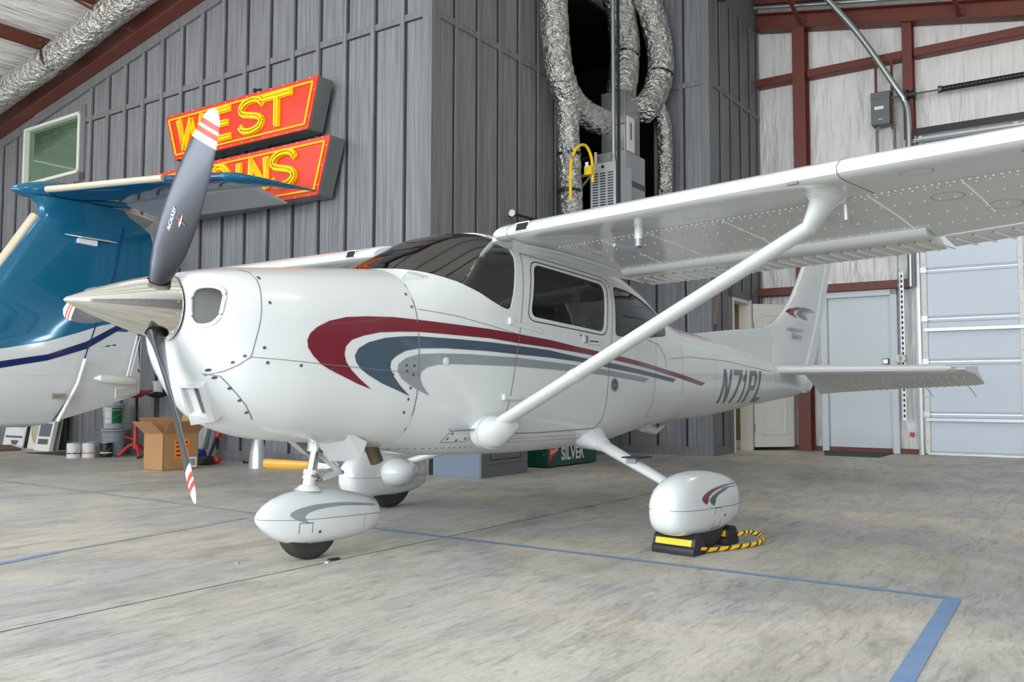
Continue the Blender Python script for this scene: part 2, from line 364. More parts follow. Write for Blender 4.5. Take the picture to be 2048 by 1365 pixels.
def pane(name, poly, m, th=.004, inset=.007):
    o = MB(); o.loft(m, [fring(x, 72, inset) for x in fx[:NC+4]]); i_ = MB(); i_.loft(m, [fring(x, 72, inset+th) for x in fx[:NC+4]])
    oo = bpy.data.meshes.new('x'); a = to_me(o); c = prismY(poly, m)
    r = boolean(a, [i_]); 
    r = boolean(r, [c], 'INTERSECT'); return r
# glass = thin outer skin clipped with bisecting instead of solid booleans
def pane2(name, poly, m, ylo, yhi, inset=.006, label=None):
    o = MB(); o.loft(m, [fring(x, 72, inset) for x in fx[:NC+4]])
    c = MB(); c.prism(m, [(x, ylo, z) for x, z in poly], (0, yhi-ylo, 0))
    r = boolean(to_me(o), [c], 'INTERSECT')
    bm = bmesh.new(); bm.from_mesh(r)          # keep only the faces that came from the skin
    bad = [f for f in bm.faces if not on_skin(f.calc_center_median(), inset)]
    bmesh.ops.delete(bm, geom=bad, context='FACES'); bm.to_mesh(r); bm.free(); r.materials.clear(); r.materials.append(m)
    for p in r.polygons: p.material_index = 0
    finish(r, 40, False); ob = mesh_obj(name, r, plane)
    if label: ob['label'] = label
    return ob
def on_skin(p, off):
    w_, zt, zb, zc, n1, n2 = hermite(min(max(p.x, .3221), 6.67)); w_ -= off
    hh, e = (zt-zc-off, n1) if p.z > zc else (zc-zb-off, n2)
    q = (abs(p.y)/w_)**e+(abs(p.z-zc)/hh)**e
    if p.x < .324: return False
    return q > .955
pane2('windshield', WSP, WSG, -.8, .8, label='wraparound tinted windshield')
pane2('door_window', DWP, WIG, -.8, -.1); pane2('door_window', DWP, WIG, .1, .8)
pane2('rear_side_window', RWP, WIG, -.8, -.1); pane2('rear_side_window', RWP, WIG, .1, .8)
# --- projecting paint and seams on the hull
def bvh_of(objs):
    vs = []; fs = []
    for o in objs:
        b0 = len(vs); vs += [v.co.copy() for v in o.data.vertices]; fs += [tuple(i+b0 for i in p.vertices) for p in o.data.polygons]
    return BVHTree.FromPolygons(vs, fs)
HM = MB(); HM.loft(WHITE, [fring(x, 96) for x in (-.82, -.81, -.795, -.78, -.76, -.74, -.715, -.69, -.655, -.62, -.58, -.54, -.5, -.45, -.4, -.35, -.28, -.2, -.14, -.07, 0, .06, .12, .18, .25)]+[fring(x, 96) for x in fx])
HULL = BVHTree.FromPolygons([Vector(v) for v in HM.v], HM.f)
def project(polys, m, off, side=-1, bvh=None, step=.035, mb=None, axis='y', start=3.0, yguard=None):
    bm = bmesh.new()
    for poly in polys:
        vs = [bm.verts.new((x, 0, z)) for x, z in poly]
        for t3 in tessellate_polygon([[Vector((x, z, 0)) for x, z in poly]]):
            try: bm.faces.new([vs[i] for i in t3])
            except ValueError: pass
    xs = [v.co.x for v in bm.verts]; zs = [v.co.z for v in bm.verts]
    x = math.floor(min(xs)/step)*step+step
    while x < max(xs):
        bmesh.ops.bisect_plane(bm, geom=bm.verts[:]+bm.edges[:]+bm.faces[:], plane_co=(x, 0, 0), plane_no=(1, 0, 0)); x += step
    z = math.floor(min(zs)/step)*step+step
    while z < max(zs):
        bmesh.ops.bisect_plane(bm, geom=bm.verts[:]+bm.edges[:]+bm.faces[:], plane_co=(0, 0, z), plane_no=(0, 0, 1)); z += step
    bad = []; bvh = bvh or HULL
    for v in bm.verts:
        h = bvh.ray_cast(Vector((v.co.x, side*start, v.co.z)), Vector((0, -side, 0)))
        if h[0] is None or (yguard and abs(h[0].y) < yguard): bad.append(v)
        else:
            nn = h[1] if h[1].y*side > 0 else -h[1]
            v.co = h[0]+nn*off
    bmesh.ops.delete(bm, geom=bad, context='VERTS')
    bm.verts.index_update(); mb = mb or MB()
    mb.add([v.co.copy() for v in bm.verts], [tuple(v.index for v in f_.verts) for f_ in bm.faces], m); bm.free(); return mb
def strip(pts, w_, closed=False):
    P = [Vector(p) for p in pts]; 
    if closed: P = P+[P[0]]
    out = []
    for a, b_ in zip(P[:-1], P[1:]):
        d = (b_-a)
        if d.length < 1e-6: continue
        d.normalize(); q = Vector((-d.y, d.x))*w_/2; a2 = a-d*w_*.3; b2 = b_+d*w_*.3
        out.append([tuple(a2-q), tuple(b2-q), tuple(b2+q), tuple(a2+q)])
    return out
MAR = [(3.707,0.989),(3.214,1.055),(2.74,1.106),(2.247,1.157),(1.97,1.182),(1.67,1.21),(1.409,1.239),(1.1,1.262),(0.841,1.279),(0.607,1.289),(0.326,1.3),(0.149,1.304),(-0.023,1.297),(-0.146,1.285),(-0.248,1.26),(-0.318,1.226),(-0.357,1.193),(-0.372,1.16),(-0.367,1.122),(-0.339,1.084),(-0.293,1.043),(-0.237,1.015),(-0.16,0.984),(-0.08,0.952),(0.012,0.922),(-0.065,0.975),(-0.116,1.017),(-0.15,1.057),(-0.163,1.096),(-0.155,1.137),(-0.12,1.171),(-0.047,1.196),(0.051,1.217),(0.183,1.228),(0.318,1.234),(0.604,1.229),(0.861,1.224),(1.1,1.206),(1.409,1.19),(1.894,1.155),(2.161,1.129),(2.739,1.074),(3.215,1.019),(3.627,0.967)]
SLA = [(3.119,1.014),(2.739,1.05),(2.128,1.108),(1.894,1.125),(1.584,1.153),(1.399,1.174),(1.1,1.19),(0.861,1.201),(0.604,1.207),(0.317,1.21),(0.209,1.204),(0.092,1.191),(-0.017,1.163),(-0.078,1.13),(-0.101,1.091),(-0.091,1.058),(-0.063,1.026),(-0.012,0.994),(0.075,0.953),(0.266,0.887),(0.194,0.941),(0.141,0.996),(0.122,1.038),(0.128,1.072),(0.162,1.099),(0.224,1.128),(0.315,1.144),(0.504,1.152),(0.816,1.149),(1.086,1.138),(1.409,1.127),(1.82,1.103),(2.041,1.078),(2.739,1.02),(3.065,0.99)]
GRY = [(2.63,1.013),(2.017,1.064),(1.752,1.082),(1.323,1.105),(1.086,1.118),(0.862,1.121),(0.71,1.125),(0.456,1.122),(0.315,1.112),(0.225,1.088),(0.175,1.055),(0.172,1.018),(0.201,0.978),(0.277,0.937),(0.401,0.888),(0.349,0.942),(0.328,0.984),(0.334,1.016),(0.372,1.043),(0.439,1.058),(0.523,1.066),(0.71,1.066),(0.862,1.066),(1.087,1.064),(1.409,1.054),(1.722,1.041),(1.999,1.027),(2.549,0.984)]
for side in (-1, 1):
    for nm, P, m in (('maroon_stripe', MAR, MAROON), ('slate_stripe', SLA, SLATE), ('grey_stripe', GRY, GREYP)):
        st = MB()
        c0 = [p for p in P]
        project([c0], m, .0022, side, mb=st, yguard=.1); part(nm, st, plane, label=nm.replace('_', ' ')+' sweeping back from the cowling')
sm = MB()
BOWL = [(-.60, 1.50), (-.573, 1.486), (-.572, 1.443), (-.585, 1.365), (-.60, 1.244), (-.615, 1.173), (-.635, 1.07), (-.675, 1.035), (-.72, 1.004), (-.76, .985)]
SPLIT = [(-.635, 1.07), (-.507, 1.062), (-.27, 1.044), (-.005, 1.027), (.31, 1.009)]
DOOR = [(1.20, 1.775), (1.30, 1.765), (2.05, 1.705), (2.11, 1.68), (2.135, 1.608), (2.085, 1.237), (2.047, .996), (2.03, .72), (1.98, .665), (1.383, .655), (1.03, .66), (1.005, .70), (1.077, 1.074), (1.123, 1.288), (1.171, 1.6), (1.2, 1.775)]
HAT = [(2.60, 1.30), (2.80, 1.27), (2.92, 1.18), (2.93, 1.1)]
for side in (-1, 1):
    for P, w_ in ((BOWL, .004), (SPLIT, .003), (DOOR, .005), (HAT, .004), ([(.318, 1.50), (.318, 1.35), (.318, 1.1), (.315, .9), (.31, .7)], .006),
                  ([(2.756, 1.268), (2.72, .856), (2.70, .72)], .003), ([(.335, 1.36), (.6, 1.34), (1.08, 1.265)], .003), ([(3.0, 1.17), (3.4, 1.2), (4.2, 1.19), (5.4, 1.12)], .003),
                  ([(3.25, 1.3), (3.25, .8)], .003), ([(3.95, 1.25), (3.95, .8)], .003), ([(4.8, 1.2), (4.8, .84)], .003), ([(5.5, 1.15), (5.5, .88)], .003)):
        project(strip(P, w_), SEAM, .0032, side, mb=sm, step=.1)
    project(strip(roundpoly([(1.27, 1.735), (2.085, 1.672), (2.03, 1.295), (1.19, 1.352)], .07), .006, True), SEAMD, .0032, side, mb=sm, step=.1)
    scr = [(-.555, 1.455), (-.55, 1.33), (-.58, 1.115), (-.56, 1.045), (-.4, 1.035), (-.23, 1.02), (.0, 1.005), (.14, 1.0), (.285, 1.44), (.295, 1.37), (.29, 1.20), (.285, 1.05), (.28, 1.0), (.265, .93), (.26, .87), (.25, .8), (.23, 1.05), (.235, 1.02)]
    for x, z in scr:
        project([[(x+.008*math.cos(a), z+.008*math.sin(a)) for a in [math.pi*i/4 for i in range(8)]]], SCREW, .0036, side, mb=sm, step=1)
for P in ([(-.766, .992), (-.724, .982), (-.657, .905), (-.60, .845), (-.54, .775)],): project(strip(P, .003), SEAM, .0032, -1, mb=sm, step=.05)
for x, z in ((-.735, .975), (-.68, .925), (-.63, .868), (-.58, .81), (-.76, 1.01), (-.70, 1.045), (-.66, 1.075)): project([[(x+.007*math.cos(a), z+.007*math.sin(a)) for a in [math.pi*i/4 for i in range(8)]]], SCREW, .0036, -1, mb=sm, step=1)
part('panel_seams', sm, plane)['kind'] = 'stuff'
rv = MB()
for side in (-1,):
    for z, x0, x1, dx in ((.60, .9, 2.0, .03), (.625, 1.15, 1.9, .03), (.585, .35, .9, .04), (.80, 3.0, 4.6, .06), (1.02, 2.3, 3.2, .05)):
        x = x0
        while x < x1:
            project([[(x+.0045*math.cos(a), z+.0045*math.sin(a)) for a in [math.pi*i/3 for i in range(6)]]], RIVET if z > .7 else SEAM, .0016, side, mb=rv, step=1); x += dx
part('rivets', rv, plane)['kind'] = 'stuff'
# registration number, slanted block letters
def letters(spec, x0, z0, h, pitch, shear, m, mb, side):
    for k, polys in enumerate(spec):
        for P in polys:
            Q = [(x0+pitch[k]+(px+shear*py), z0+h*py) for px, py in P]
            project([Q], m, .0016, side, mb=mb, step=.08)
t_ = .30
def sc(P, k): return [(x*k, y) for x, y in P]
LN = [[(0, 0), (.26, 0), (.26, 1), (0, 1)], [(.26, 1), (.26, .62), (.74, 0), (.74, .38)], [(.74, 0), (1, 0), (1, 1), (.74, 1)]]
L7 = [[(0, .84), (1, .84), (1, 1), (0, 1)], [(.25, 0), (.52, 0), (1, .84), (.72, .84)]]
L1 = [[(.3, 0), (.7, 0), (.7, 1), (.42, 1)], [(.0, .66), (.32, .66), (.42, 1), (.3, .85), (0, .80)]]
LP = [[(0, 0), (.3, 0), (.3, 1), (0, 1)], [(.3, .84), (.85, .84), (1, .92), (.85, 1), (.3, 1)], [(.72, .5), (1, .55), (1, .92), (.72, .84)], [(.3, .38), (.9, .38), (1, .55), (.3, .53)]]
LL = [[(0, 0), (.3, 0), (.3, 1), (0, 1)], [(.3, 0), (1, 0), (1, .17), (.3, .17)]]
for side in (-1, 1):
    nb = MB(); xs = (4.06, 4.30, 4.545, 4.71, 4.96); ws = (.20, .22, .13, .20, .20)
    for P, x0, w_ in zip((LN, L7, L1, LP, LL), xs, ws):
        for q in P:
            project([[(x0+a*w_+.072*b_, .818+.30*b_) for a, b_ in q]], NUMG, .0022, side, mb=nb, step=.04)
    part('registration_number', nb, plane, label='grey slanted registration number N71PL')
# --- hinges, latch, step, caps
hw = MB()
hw.box(WHITE, 1.02, 1.06, -.575, -.556, 1.315, 1.355); hw.hexa(WHITE, [(1.06, -.572, 1.31), (1.33, -.572, 1.275), (1.33, -.555, 1.275), (1.06, -.555, 1.31)], [(1.06, -.572, 1.335), (1.33, -.572, 1.30), (1.33, -.555, 1.30), (1.06, -.555, 1.335)])
part('door_hinge', hw, plane, bev=.003)
hw = MB(); hw.box(WHITE, .975, 1.01, -.568, -.546, .862, .898); hw.box(WHITE, 1.01, 1.13, -.566, -.545, .862, .885); part('door_hinge', hw, plane, bev=.003)
lt = MB(); lt.box(STEEL, 1.765, 1.80, -.578, -.556, 1.235, 1.285); lt.box(WHITE, 1.80, 1.945, -.574, -.556, 1.228, 1.266); lt.box(SCREW, 1.82, 1.92, -.576, -.57, 1.245, 1.255)
lt.lathe(SCREW, [(0, .008), (.006, .008)], (1.73, -.563, 1.285), (0, -1, 0), 12); part('door_latch', lt, plane, bev=.002)
cp = MB(); cp.lathe(LABELM, [(0, .047), (.004, .047), (.006, .04)], (2.122, -.559, .962), (0, -1, 0), 28); cp.lathe(SLATE, [(.006, .038), (.0075, .037)], (2.122, -.559, .962), (0, -1, 0), 28)
text_on(cp, LABELM, 'Cessna', (2.088, -.5672, .953), (1, 0, 0), (0, 0, 1), .025, width=.068)
part('round_badge', cp, plane, label='small round bronze badge on the door edge')
d_ = MB(); d_.lathe(WHITE, [(0, .022), (.004, .022), (.006, .015)], (.508, -.548, 1.079), (0, -1, 0), 20); part('static_port', d_, plane)
stp = MB(); stp.box(GREYP, .60, .87, -.535, -.44, .692, .698); project([[(.62, .69), (.82, .69), (.78, .625), (.60, .625)]], WHITE, .005, -1, mb=stp); project(strip([(.62, .69), (.82, .69), (.78, .625), (.60, .625)], .003, True), SEAM, .006, -1, mb=stp)
for x, z in ((.64, .675), (.63, .645), (.79, .672), (.76, .642), (.70, .635)): project([[(x+.007*math.cos(a), z+.007*math.sin(a)) for a in [math.pi*i/4 for i in range(8)]]], SCREW, .007, -1, mb=stp, step=1)
part('boarding_step', stp, plane, bev=.003)
hd = MB(); hd.tube(WHITE, [(.30, -.40, 1.535), (.325, -.425, 1.57), (.40, -.43, 1.565), (.46, -.43, 1.56), (.47, -.42, 1.515)], .008, 8); part('cowl_handle', hd, plane)
an = MB(); an.tube(BLACKP, [(4.57, 0, 1.37), (4.61, 0, 1.56)], .013, 8); an.tube(COPPER, [(4.60, 0, 1.55), (4.74, 0, 2.05)], .004, 6); part('whip_antenna', an, plane)
an = MB(); an.tube(WHITE, [(3.25, -.05, .64), (3.45, -.05, .585), (3.6, -.05, .63)], [.05, .03, .01], 8); part('belly_antenna', an, plane)
bc = MB(); bc.lathe(GREYP, [(0, .012), (.05, .010), (.07, .02)], (3.75, 0, .64), (0, 0, -1), 10); part('belly_drain', bc, plane)
# --- fin, dorsal fin, rudder, tail cone
fin = MB()
def blade_sec(m, mb, secs):   # secs: (z, xle, xte, half thickness)
    rings = []
    for z, a, b_, h in secs:
        pr_ = [(0, 0), (.02, .45), (.08, .8), (.25, 1), (.5, .85), (.75, .5), (1, .06)]
        rings.append([(a+(b_-a)*u_, -h*v_, z) for u_, v_ in pr_]+[(a+(b_-a)*u_, h*v_, z) for u_, v_ in pr_[::-1][:-1]])
    mb.loft(m, rings)
FL = [(1.10, 5.6, 6.66, .04), (1.25, 5.35, 6.72, .05), (1.42, 4.9, 6.82, .055), (1.50, 4.6, 6.86, .055), (1.55, 5.2, 6.885, .055), (1.588, 5.60, 6.90, .055), (1.65, 5.84, 6.93, .054), (1.75, 6.045, 6.975, .053), (1.87, 6.22, 7.03, .052), (2.0, 6.37, 7.09, .05), (2.15, 6.50, 7.16, .047), (2.3, 6.625, 7.23, .045), (2.6, 6.86, 7.37, .038), (2.78, 7.0, 7.45, .03), (2.84, 7.12, 7.46, .012)]
FLd = [(1.395, 4.1, 6.80, .03)]
# dorsal: solid profile in xz with thin section
dp = [(3.95, 1.42), (4.23, 1.452), (4.6, 1.492), (5.0, 1.53), (5.35, 1.558), (5.6, 1.585), (5.75, 1.61), (5.9, 1.665), (6.0, 1.72), (6.1, 1.70), (6.1, 1.15), (5.0, 1.25)]
fin.prism(WHITE, [(x, -.02, z) for x, z in dp], (0, .04, 0))
blade_sec(WHITE, fin, [(1.10, 5.75, 6.62, .05), (1.45, 5.80, 6.84, .058)]+FL[5:])
FIN = part('vertical_fin', fin, plane, bev=.008)
rd = MB()
rd.loft(WHITE, [[(x0, -h, z), (x0+.02, -h, z), (x1, -.005, z), (x1, .005, z), (x0+.02, h, z), (x0, h, z)] for z, x0, x1, h in ((1.0, 6.62, 6.80, .03), (1.2, 6.64, 6.90, .034), (1.645, 6.93, 7.12, .03), (2.0, 7.09, 7.28, .03), (2.384, 7.27, 7.455, .028), (2.82, 7.46, 7.66, .02))])
part('rudder', rd, plane)
tcn = MB(); tcn.loft(WHITE, [[(x, r*math.cos(a), z+rz*math.sin(a)) for a in [2*math.pi*i/20 for i in range(20)]] for x, r, z, rz in ((6.62, .06, 1.03, .12), (6.72, .055, 1.02, .11), (6.8, .035, 1.03, .08), (6.84, .005, 1.05, .02))]); part('tail_cone', tcn, plane)
dm = MB()
def arc(cx, cz, rx, rz, a0, a1, w0, k=14):   # crescent
    o = []; i_ = []
    for j in range(k+1):
        a = math.radians(a0+(a1-a0)*j/k); th_ = w0*math.sin(math.pi*min(j/k*.8+.2, 1)) ; o.append((cx+rx*math.cos(a), cz+rz*math.sin(a))); i_.append((cx+(rx-th_)*math.cos(a)+th_*.25, cz+(rz-th_*.5)*math.sin(a)))
    return o+i_[::-1]
FB = bvh_of([FIN])
for P, m in (([(6.795, 1.854), (6.552, 1.858), (6.347, 1.848), (6.189, 1.819), (6.118, 1.787), (6.172, 1.758), (6.385, 1.727), (6.286, 1.762), (6.273, 1.789), (6.331, 1.813), (6.492, 1.838), (6.794, 1.847)], MAROON),
 ([(6.856, 1.845), (6.672, 1.85), (6.507, 1.835), (6.374, 1.807), (6.344, 1.779), (6.43, 1.746), (6.621, 1.718), (6.504, 1.759), (6.484, 1.785), (6.55, 1.811), (6.671, 1.83), (6.856, 1.838)], SLATE),
 ([(6.92, 1.833), (6.794, 1.837), (6.641, 1.82), (6.535, 1.798), (6.513, 1.772), (6.592, 1.74), (6.712, 1.723), (6.638, 1.762), (6.639, 1.783), (6.716, 1.808), (6.92, 1.824)], GREYP)):
    project([P], m, .005, -1, FB, .03, dm, start=1)
part('tail_emblem', dm, plane, label='three overlapping maroon, slate and grey crescents on the fin')
dm = MB()
for s_, x0, z0, wd, sz in (('millennium', 6.07, 1.575, .43, .075), ('Skylane', 6.20, 1.495, .26, .10)):
    vs, fsx = text_mesh(s_, sz, 0, .3); w_ = max(v.x for v in vs); 
    dm.add([Vector((x0+v.x*wd/w_, -.0605, z0+v.y)) for v in vs], fsx, NUMG)
part('tail_lettering', dm, plane, label='grey script millennium Skylane lettering on the fin')
# --- tailplane
for s in (-1, 1):
    sb = MB(); rings = []
    for y, xl, xt, z, h in ((.10, 5.62, 6.22, 1.145, .05), (.6, 5.67, 6.30, 1.143, .047), (1.2, 5.73, 6.37, 1.14, .042), (1.68, 5.77, 6.42, 1.137, .036), (1.74, 5.80, 6.42, 1.137, .02)):
        pr_ = [(0, 0), (.015, .5), (.06, .85), (.2, 1.05), (.6, 1), (1, .75)]
        rings.append([(xl+(xt-xl)*u_, s*y, z+h*v_) for u_, v_ in pr_]+[(xl+(xt-xl)*u_, s*y, z-h*v_) for u_, v_ in pr_[::-1][:-1]])
    sb.loft(WHITE, rings); part('horizontal_stabilizer', sb, plane)
    el = MB(); rings = []
    for y, xl, xt, z0, z1 in ((.16, 6.24, 6.70, 1.135, .90), (.30, 6.25, 7.02, 1.13, .925), (1.0, 6.32, 6.93, 1.13, .965), (1.62, 6.38, 6.86, 1.13, .99), (1.76, 6.40, 6.82, 1.13, 1.0), (1.79, 6.44, 6.80, 1.12, 1.01)):
        h = .036
        rings.append([(xl, s*y, z0), (xl+.04, s*y, z0+h*.8), (xl+.15, s*y, z0+(z1-z0)*.2+h*.6), (xt, s*y, z1+.004), (xt, s*y, z1-.004), (xl+.15, s*y, z0+(z1-z0)*.2-h*.8), (xl+.04, s*y, z0-h*.9)])
    el.loft(WHITE, rings)
    y = .32
    while y < 1.7:   # pressed stiffening beads under the elevator
        k = (y-.30)/1.32; xa = 6.25+.13*k+.13; xb = 7.02-.16*k; za = 1.13-(.205-.065*k)*.2-.03; zb = .925+.065*k-.004
        el.hexa(WHITE, [(xa, s*y, za-.004), (xb, s*(y+.02), zb-.003), (xb, s*(y+.032), zb-.003), (xa, s*(y+.012), za-.004)], [(xa, s*y, za+.01), (xb, s*(y+.02), zb+.002), (xb, s*(y+.032), zb+.002), (xa, s*(y+.012), za+.01)]); y += .075
    part('elevator', el, plane)
    hb = MB(); hb.loft(WHITE, [[(x, s*(1.60+yy*.22), 1.135+zz) for yy, zz in ((0, -h), (1, -h), (1, h), (0, h))] for x, h in ((5.96, .004), (6.0, .022), (6.25, .034), (6.45, .03))]); part('balance_horn', hb, plane, bev=.006)
    if s == -1:
        for y in (1.2, 1.62):
            sw = MB(); sw.tube(BLACKP, [(6.86, -y, .99), (7.0, -y-.01, .93), (7.1, -y-.02, .87)], .003, 5); part('static_wick', sw, plane)
# --- wings
WUP = [(2.16, 1.790), (2.0, 1.822), (1.8, 1.862), (1.6, 1.892), (1.4, 1.915), (1.25, 1.924), (1.12, 1.924), (1.03, 1.917), (.97, 1.905), (.925, 1.888), (.895, 1.868), (.878, 1.848)]
WLO = [(.876, 1.836), (.884, 1.822), (.905, 1.812), (.95, 1.806), (1.03, 1.806), (1.15, 1.809), (1.30, 1.812), (1.36, 1.812), (1.5, 1.805), (1.7, 1.792), (1.9, 1.777), (2.16, 1.745)]
DIH = .024
def wxf(x, y, z):
    y = abs(y); dz = DIH*(y-.6); k = 1 if y <= 2.6 else 1-.31*(y-2.6)/2.75
    return (.876+(x-.876)*k+(.0 if y <= 2.6 else .06*(y-2.6)/2.75), z_(z, k)+dz)
def z_(z, k): return 1.80+(z-1.80)*k
def zlow(x, y):
    k = 1 if abs(y) <= 2.6 else 1-.31*(abs(y)-2.6)/2.75
    xr = .876+(x-.876)/k
    for (a, b_), (c, d) in zip(WLO[:-1], WLO[1:]):
        if a <= xr <= c: return z_(b_+(d-b_)*(xr-a)/(c-a), k)+DIH*(abs(y)-.6)
    return z_(WLO[-1][1], k)+DIH*(abs(y)-.6)
for s in (-1, 1):
    wb = MB(); rings = []
    def sec(y, tr=0):
        if tr: up = [(2.30, 1.757)]+WUP[0:]; lo = WLO+[(2.30, 1.728)]
        else: up = WUP; lo = WLO
        P = up+lo; return [(wxf(x, y, z)[0], s*y, wxf(x, y, z)[1]) for x, z in P]
    # root cap is rounded over the cabin side
    r0 = sec(.56); cx_, cz_ = 1.5, 1.85
    rings = [[(cx_+(x-cx_)*.97, s*.545, cz_+(z-cz_)*.80) for x, y, z in r0], [(cx_+(x-cx_)*.985, s*.555, cz_+(z-cz_)*.93) for x, y, z in r0]]
    rings += [sec(y) for y in (.58, .66, 1.0, 1.6, 2.2, 2.62)]
    wb.loft(WHITE, rings)
    wb.loft(WHITE, [sec(y, 1) for y in (2.62, 3.2, 3.8, 4.5, 5.2)]+[[(1.3+(p[0]-1.3)*.92, s*5.33, p[2]*.3+1.93*.7) for p in sec(5.2, 1)]])
    # root fairing sweeping back along the roof
    if s == -1:
        def disc(mb, m, x, y, r, hgt=.003, n_=6, dome=True):
            z = zlow(x, y); c = [(x+r*math.cos(2*math.pi*i/n_), y+r*math.sin(2*math.pi*i/n_), zlow(x+r*math.cos(2*math.pi*i/n_), y)) for i in range(n_)]
            c2 = [(x+(p[0]-x)*.6, y+(p[1]-y)*.6, p[2]-hgt) for p in c]; mb.add(c+c2, [tuple(range(n_, 2*n_))]+[(i, (i+1) % n_, (i+1) % n_+n_, i+n_) for i in range(n_)], m)
        y = .68
        while y < 4.2: disc(wb, RIVET, 1.362, -y, .0065, .005); y += .032
        for xr, st_ in ((1.42, .055), (1.62, .07), (1.86, .09), (2.06, .06)):
            y = .72
            while y < 4: disc(wb, RIVET, xr, -y, .0052, .004); y += st_
        for yr in (.98, 1.30, 1.78, 2.56, 2.98, 3.45, 3.9):
            x = 1.40
            while x < (2.12 if yr < 2.6 else 2.0): disc(wb, RIVET, x, -yr, .0055, .0045); x += .03 if yr != 2.56 else .016
        def cring(x, y, rx, m=SEAM):
            P = [(x+rx*math.cos(a), y+rx*math.sin(a)) for a in [2*math.pi*i/36 for i in range(36)]]
            o_ = [(px, py, zlow(px, py)-.0015) for px, py in P]; i2 = [(x+(px-x)*.965, y+(py-y)*.965) for px, py in P]; i2 = [(px, py, zlow(px, py)-.0015) for px, py in i2]
            wb.add(o_+i2, [(i, (i+1) % 36, (i+1) % 36+36, i+36) for i in range(36)], m)
        for x, y, r in ((1.14, -.80, .055), (1.20, -1.04, .062), (1.19, -1.27, .062), (1.17, -1.74, .068), (1.06, -2.88, .068), (1.02, -3.36, .07), (1.72, -2.30, .06), (1.60, -2.86, .075), (1.88, -3.05, .075), (1.86, -2.35, .055)): cring(x, y, r)
        # spanwise lap joint and leading edge seam
        for (xa, ya, xb, yb, w2) in ((1.348, -.66, 1.348, -4.2, .004),):
            wb.add([(xa-w2, ya, zlow(xa, ya)-.001), (xa+w2, ya, zlow(xa, ya)-.001), (xb+w2, -2.6, zlow(xb, -2.6)-.001), (xb-w2, -2.6, zlow(xb, -2.6)-.001), (xb+w2, yb, zlow(xb, yb)-.001), (xb-w2, yb, zlow(xb, yb)-.001)], [(0, 1, 2, 3), (3, 2, 4, 5)], RIVET)
        for yy in (.665, 2.60):
            pr_ = [(wxf(x, yy, z)) for x, z in WUP[5:]+WLO[:8]]
            def outp(i, d):
                a = Vector(pr_[max(i-1, 0)]); b_ = Vector(pr_[min(i+1, len(pr_)-1)]); t2 = (b_-a).normalized(); n2 = Vector((t2.y, -t2.x))
                q = Vector(pr_[i])+n2*d
                return q
            vs = []
            for i in range(len(pr_)):
                q = outp(i, -.0016) if False else outp(i, .0016)
                vs += [(q.x, -yy, q.y), (q.x, -yy-.004, q.y)]
            for sg in (1,):
                wb.add(vs, [(2*i, 2*i+1, 2*i+3, 2*i+2) for i in range(len(pr_)-1)], SEAM)
            vs = []
            for i in range(len(pr_)):
                q = outp(i, -.0016); vs += [(q.x, -yy, q.y), (q.x, -yy-.004, q.y)]
            wb.add(vs, [(2*i, 2*i+1, 2*i+3, 2*i+2) for i in range(len(pr_)-1)], SEAM)
    part('wing', wb, plane, ang=30)
    # flap
    fp = MB(); rings = []
    def fsec(y, k=1.0):
        dz = DIH*(y-.6)
        P = [(2.10, 1.748), (2.115, 1.728), (2.15, 1.716), (2.22, 1.708), (2.26, 1.712), (2.30, 1.706), (2.50, 1.686), (2.505, 1.690), (2.35, 1.738), (2.2, 1.782), (2.13, 1.785), (2.105, 1.77)]
        return [(x, s*y, z+dz) for x, z in P]
    fp.loft(WHITE, [fsec(y) for y in (.63, 1.3, 2.0, 2.615)])
    y = .70
    while y < 2.6:
        dz = DIH*(y-.6)
        fp.add([(2.27, s*(y-.010), 1.7105+dz), (2.27, s*(y+.010), 1.7105+dz), (2.28, s*y, 1.702+dz), (2.505, s*(y+.055), 1.686+dz), (2.505, s*(y+.075), 1.686+dz), (2.50, s*(y+.065), 1.681+dz)], [(0, 2, 5, 3), (2, 1, 4, 5)], WHITE); y += .082
    part('flap', fp, plane)
    al = MB()
    def asec(y):
        P = [(2.285, 1.752), (2.29, 1.725), (2.32, 1.717), (2.50, 1.692), (2.504, 1.697), (2.36, 1.742)]
        return [(wxf(x, y, z)[0], s*y, wxf(x, y, z)[1]) for x, z in P]
    al.loft(WHITE, [asec(y) for y in (2.66, 3.5, 4.4, 5.1)])
    y = 2.7
    while y < 4.2:
        a = wxf(2.325, y, 1.716); b_ = wxf(2.504, y, 1.690)
        al.add([(a[0], s*(y-.012), a[1]), (a[0], s*(y+.012), a[1]), (a[0], s*y, a[1]-.009), (b_[0], s*(y+.055), b_[1]), (b_[0], s*(y+.085), b_[1]), (b_[0], s*(y+.07), b_[1]-.006)], [(0, 2, 5, 3), (2, 1, 4, 5)], WHITE); y += .1
    part('aileron', al, plane)
    # cabin air inlet in the leading edge
    iv = MB()
    iv.hexa(DARK, [(.893, s*.74, 1.838), (.893, s*.82, 1.840), (.905, s*.82, 1.882), (.905, s*.74, 1.880)], [(.872, s*.74, 1.838), (.872, s*.82, 1.840), (.889, s*.82, 1.882), (.889, s*.74, 1.880)])
    fr_ = [(-.01, -.008), (.09, -.006), (.09, .044), (-.01, .042)]
    for a, b_ in ((0, 1), (1, 2), (2, 3), (3, 0)):
        def q(i): yy, zz = fr_[i]; return (.874+max(0, zz)*.36, s*(.74+yy), 1.842+zz)
        iv.tube(WHITE, [q(a), q(b_)], .0035, 6)
    part('cabin_air_inlet', iv, plane)
    # strut, upper and lower fairings
    lo = Vector((.90, s*.545, .70)); up = Vector((1.30, s*2.44, 1.795))
    d = (up-lo).normalized(); stt = MB()
    ch = Vector((1, 0, 0)); ch = (ch-d*ch.dot(d)).normalized(); nn = d.cross(ch)
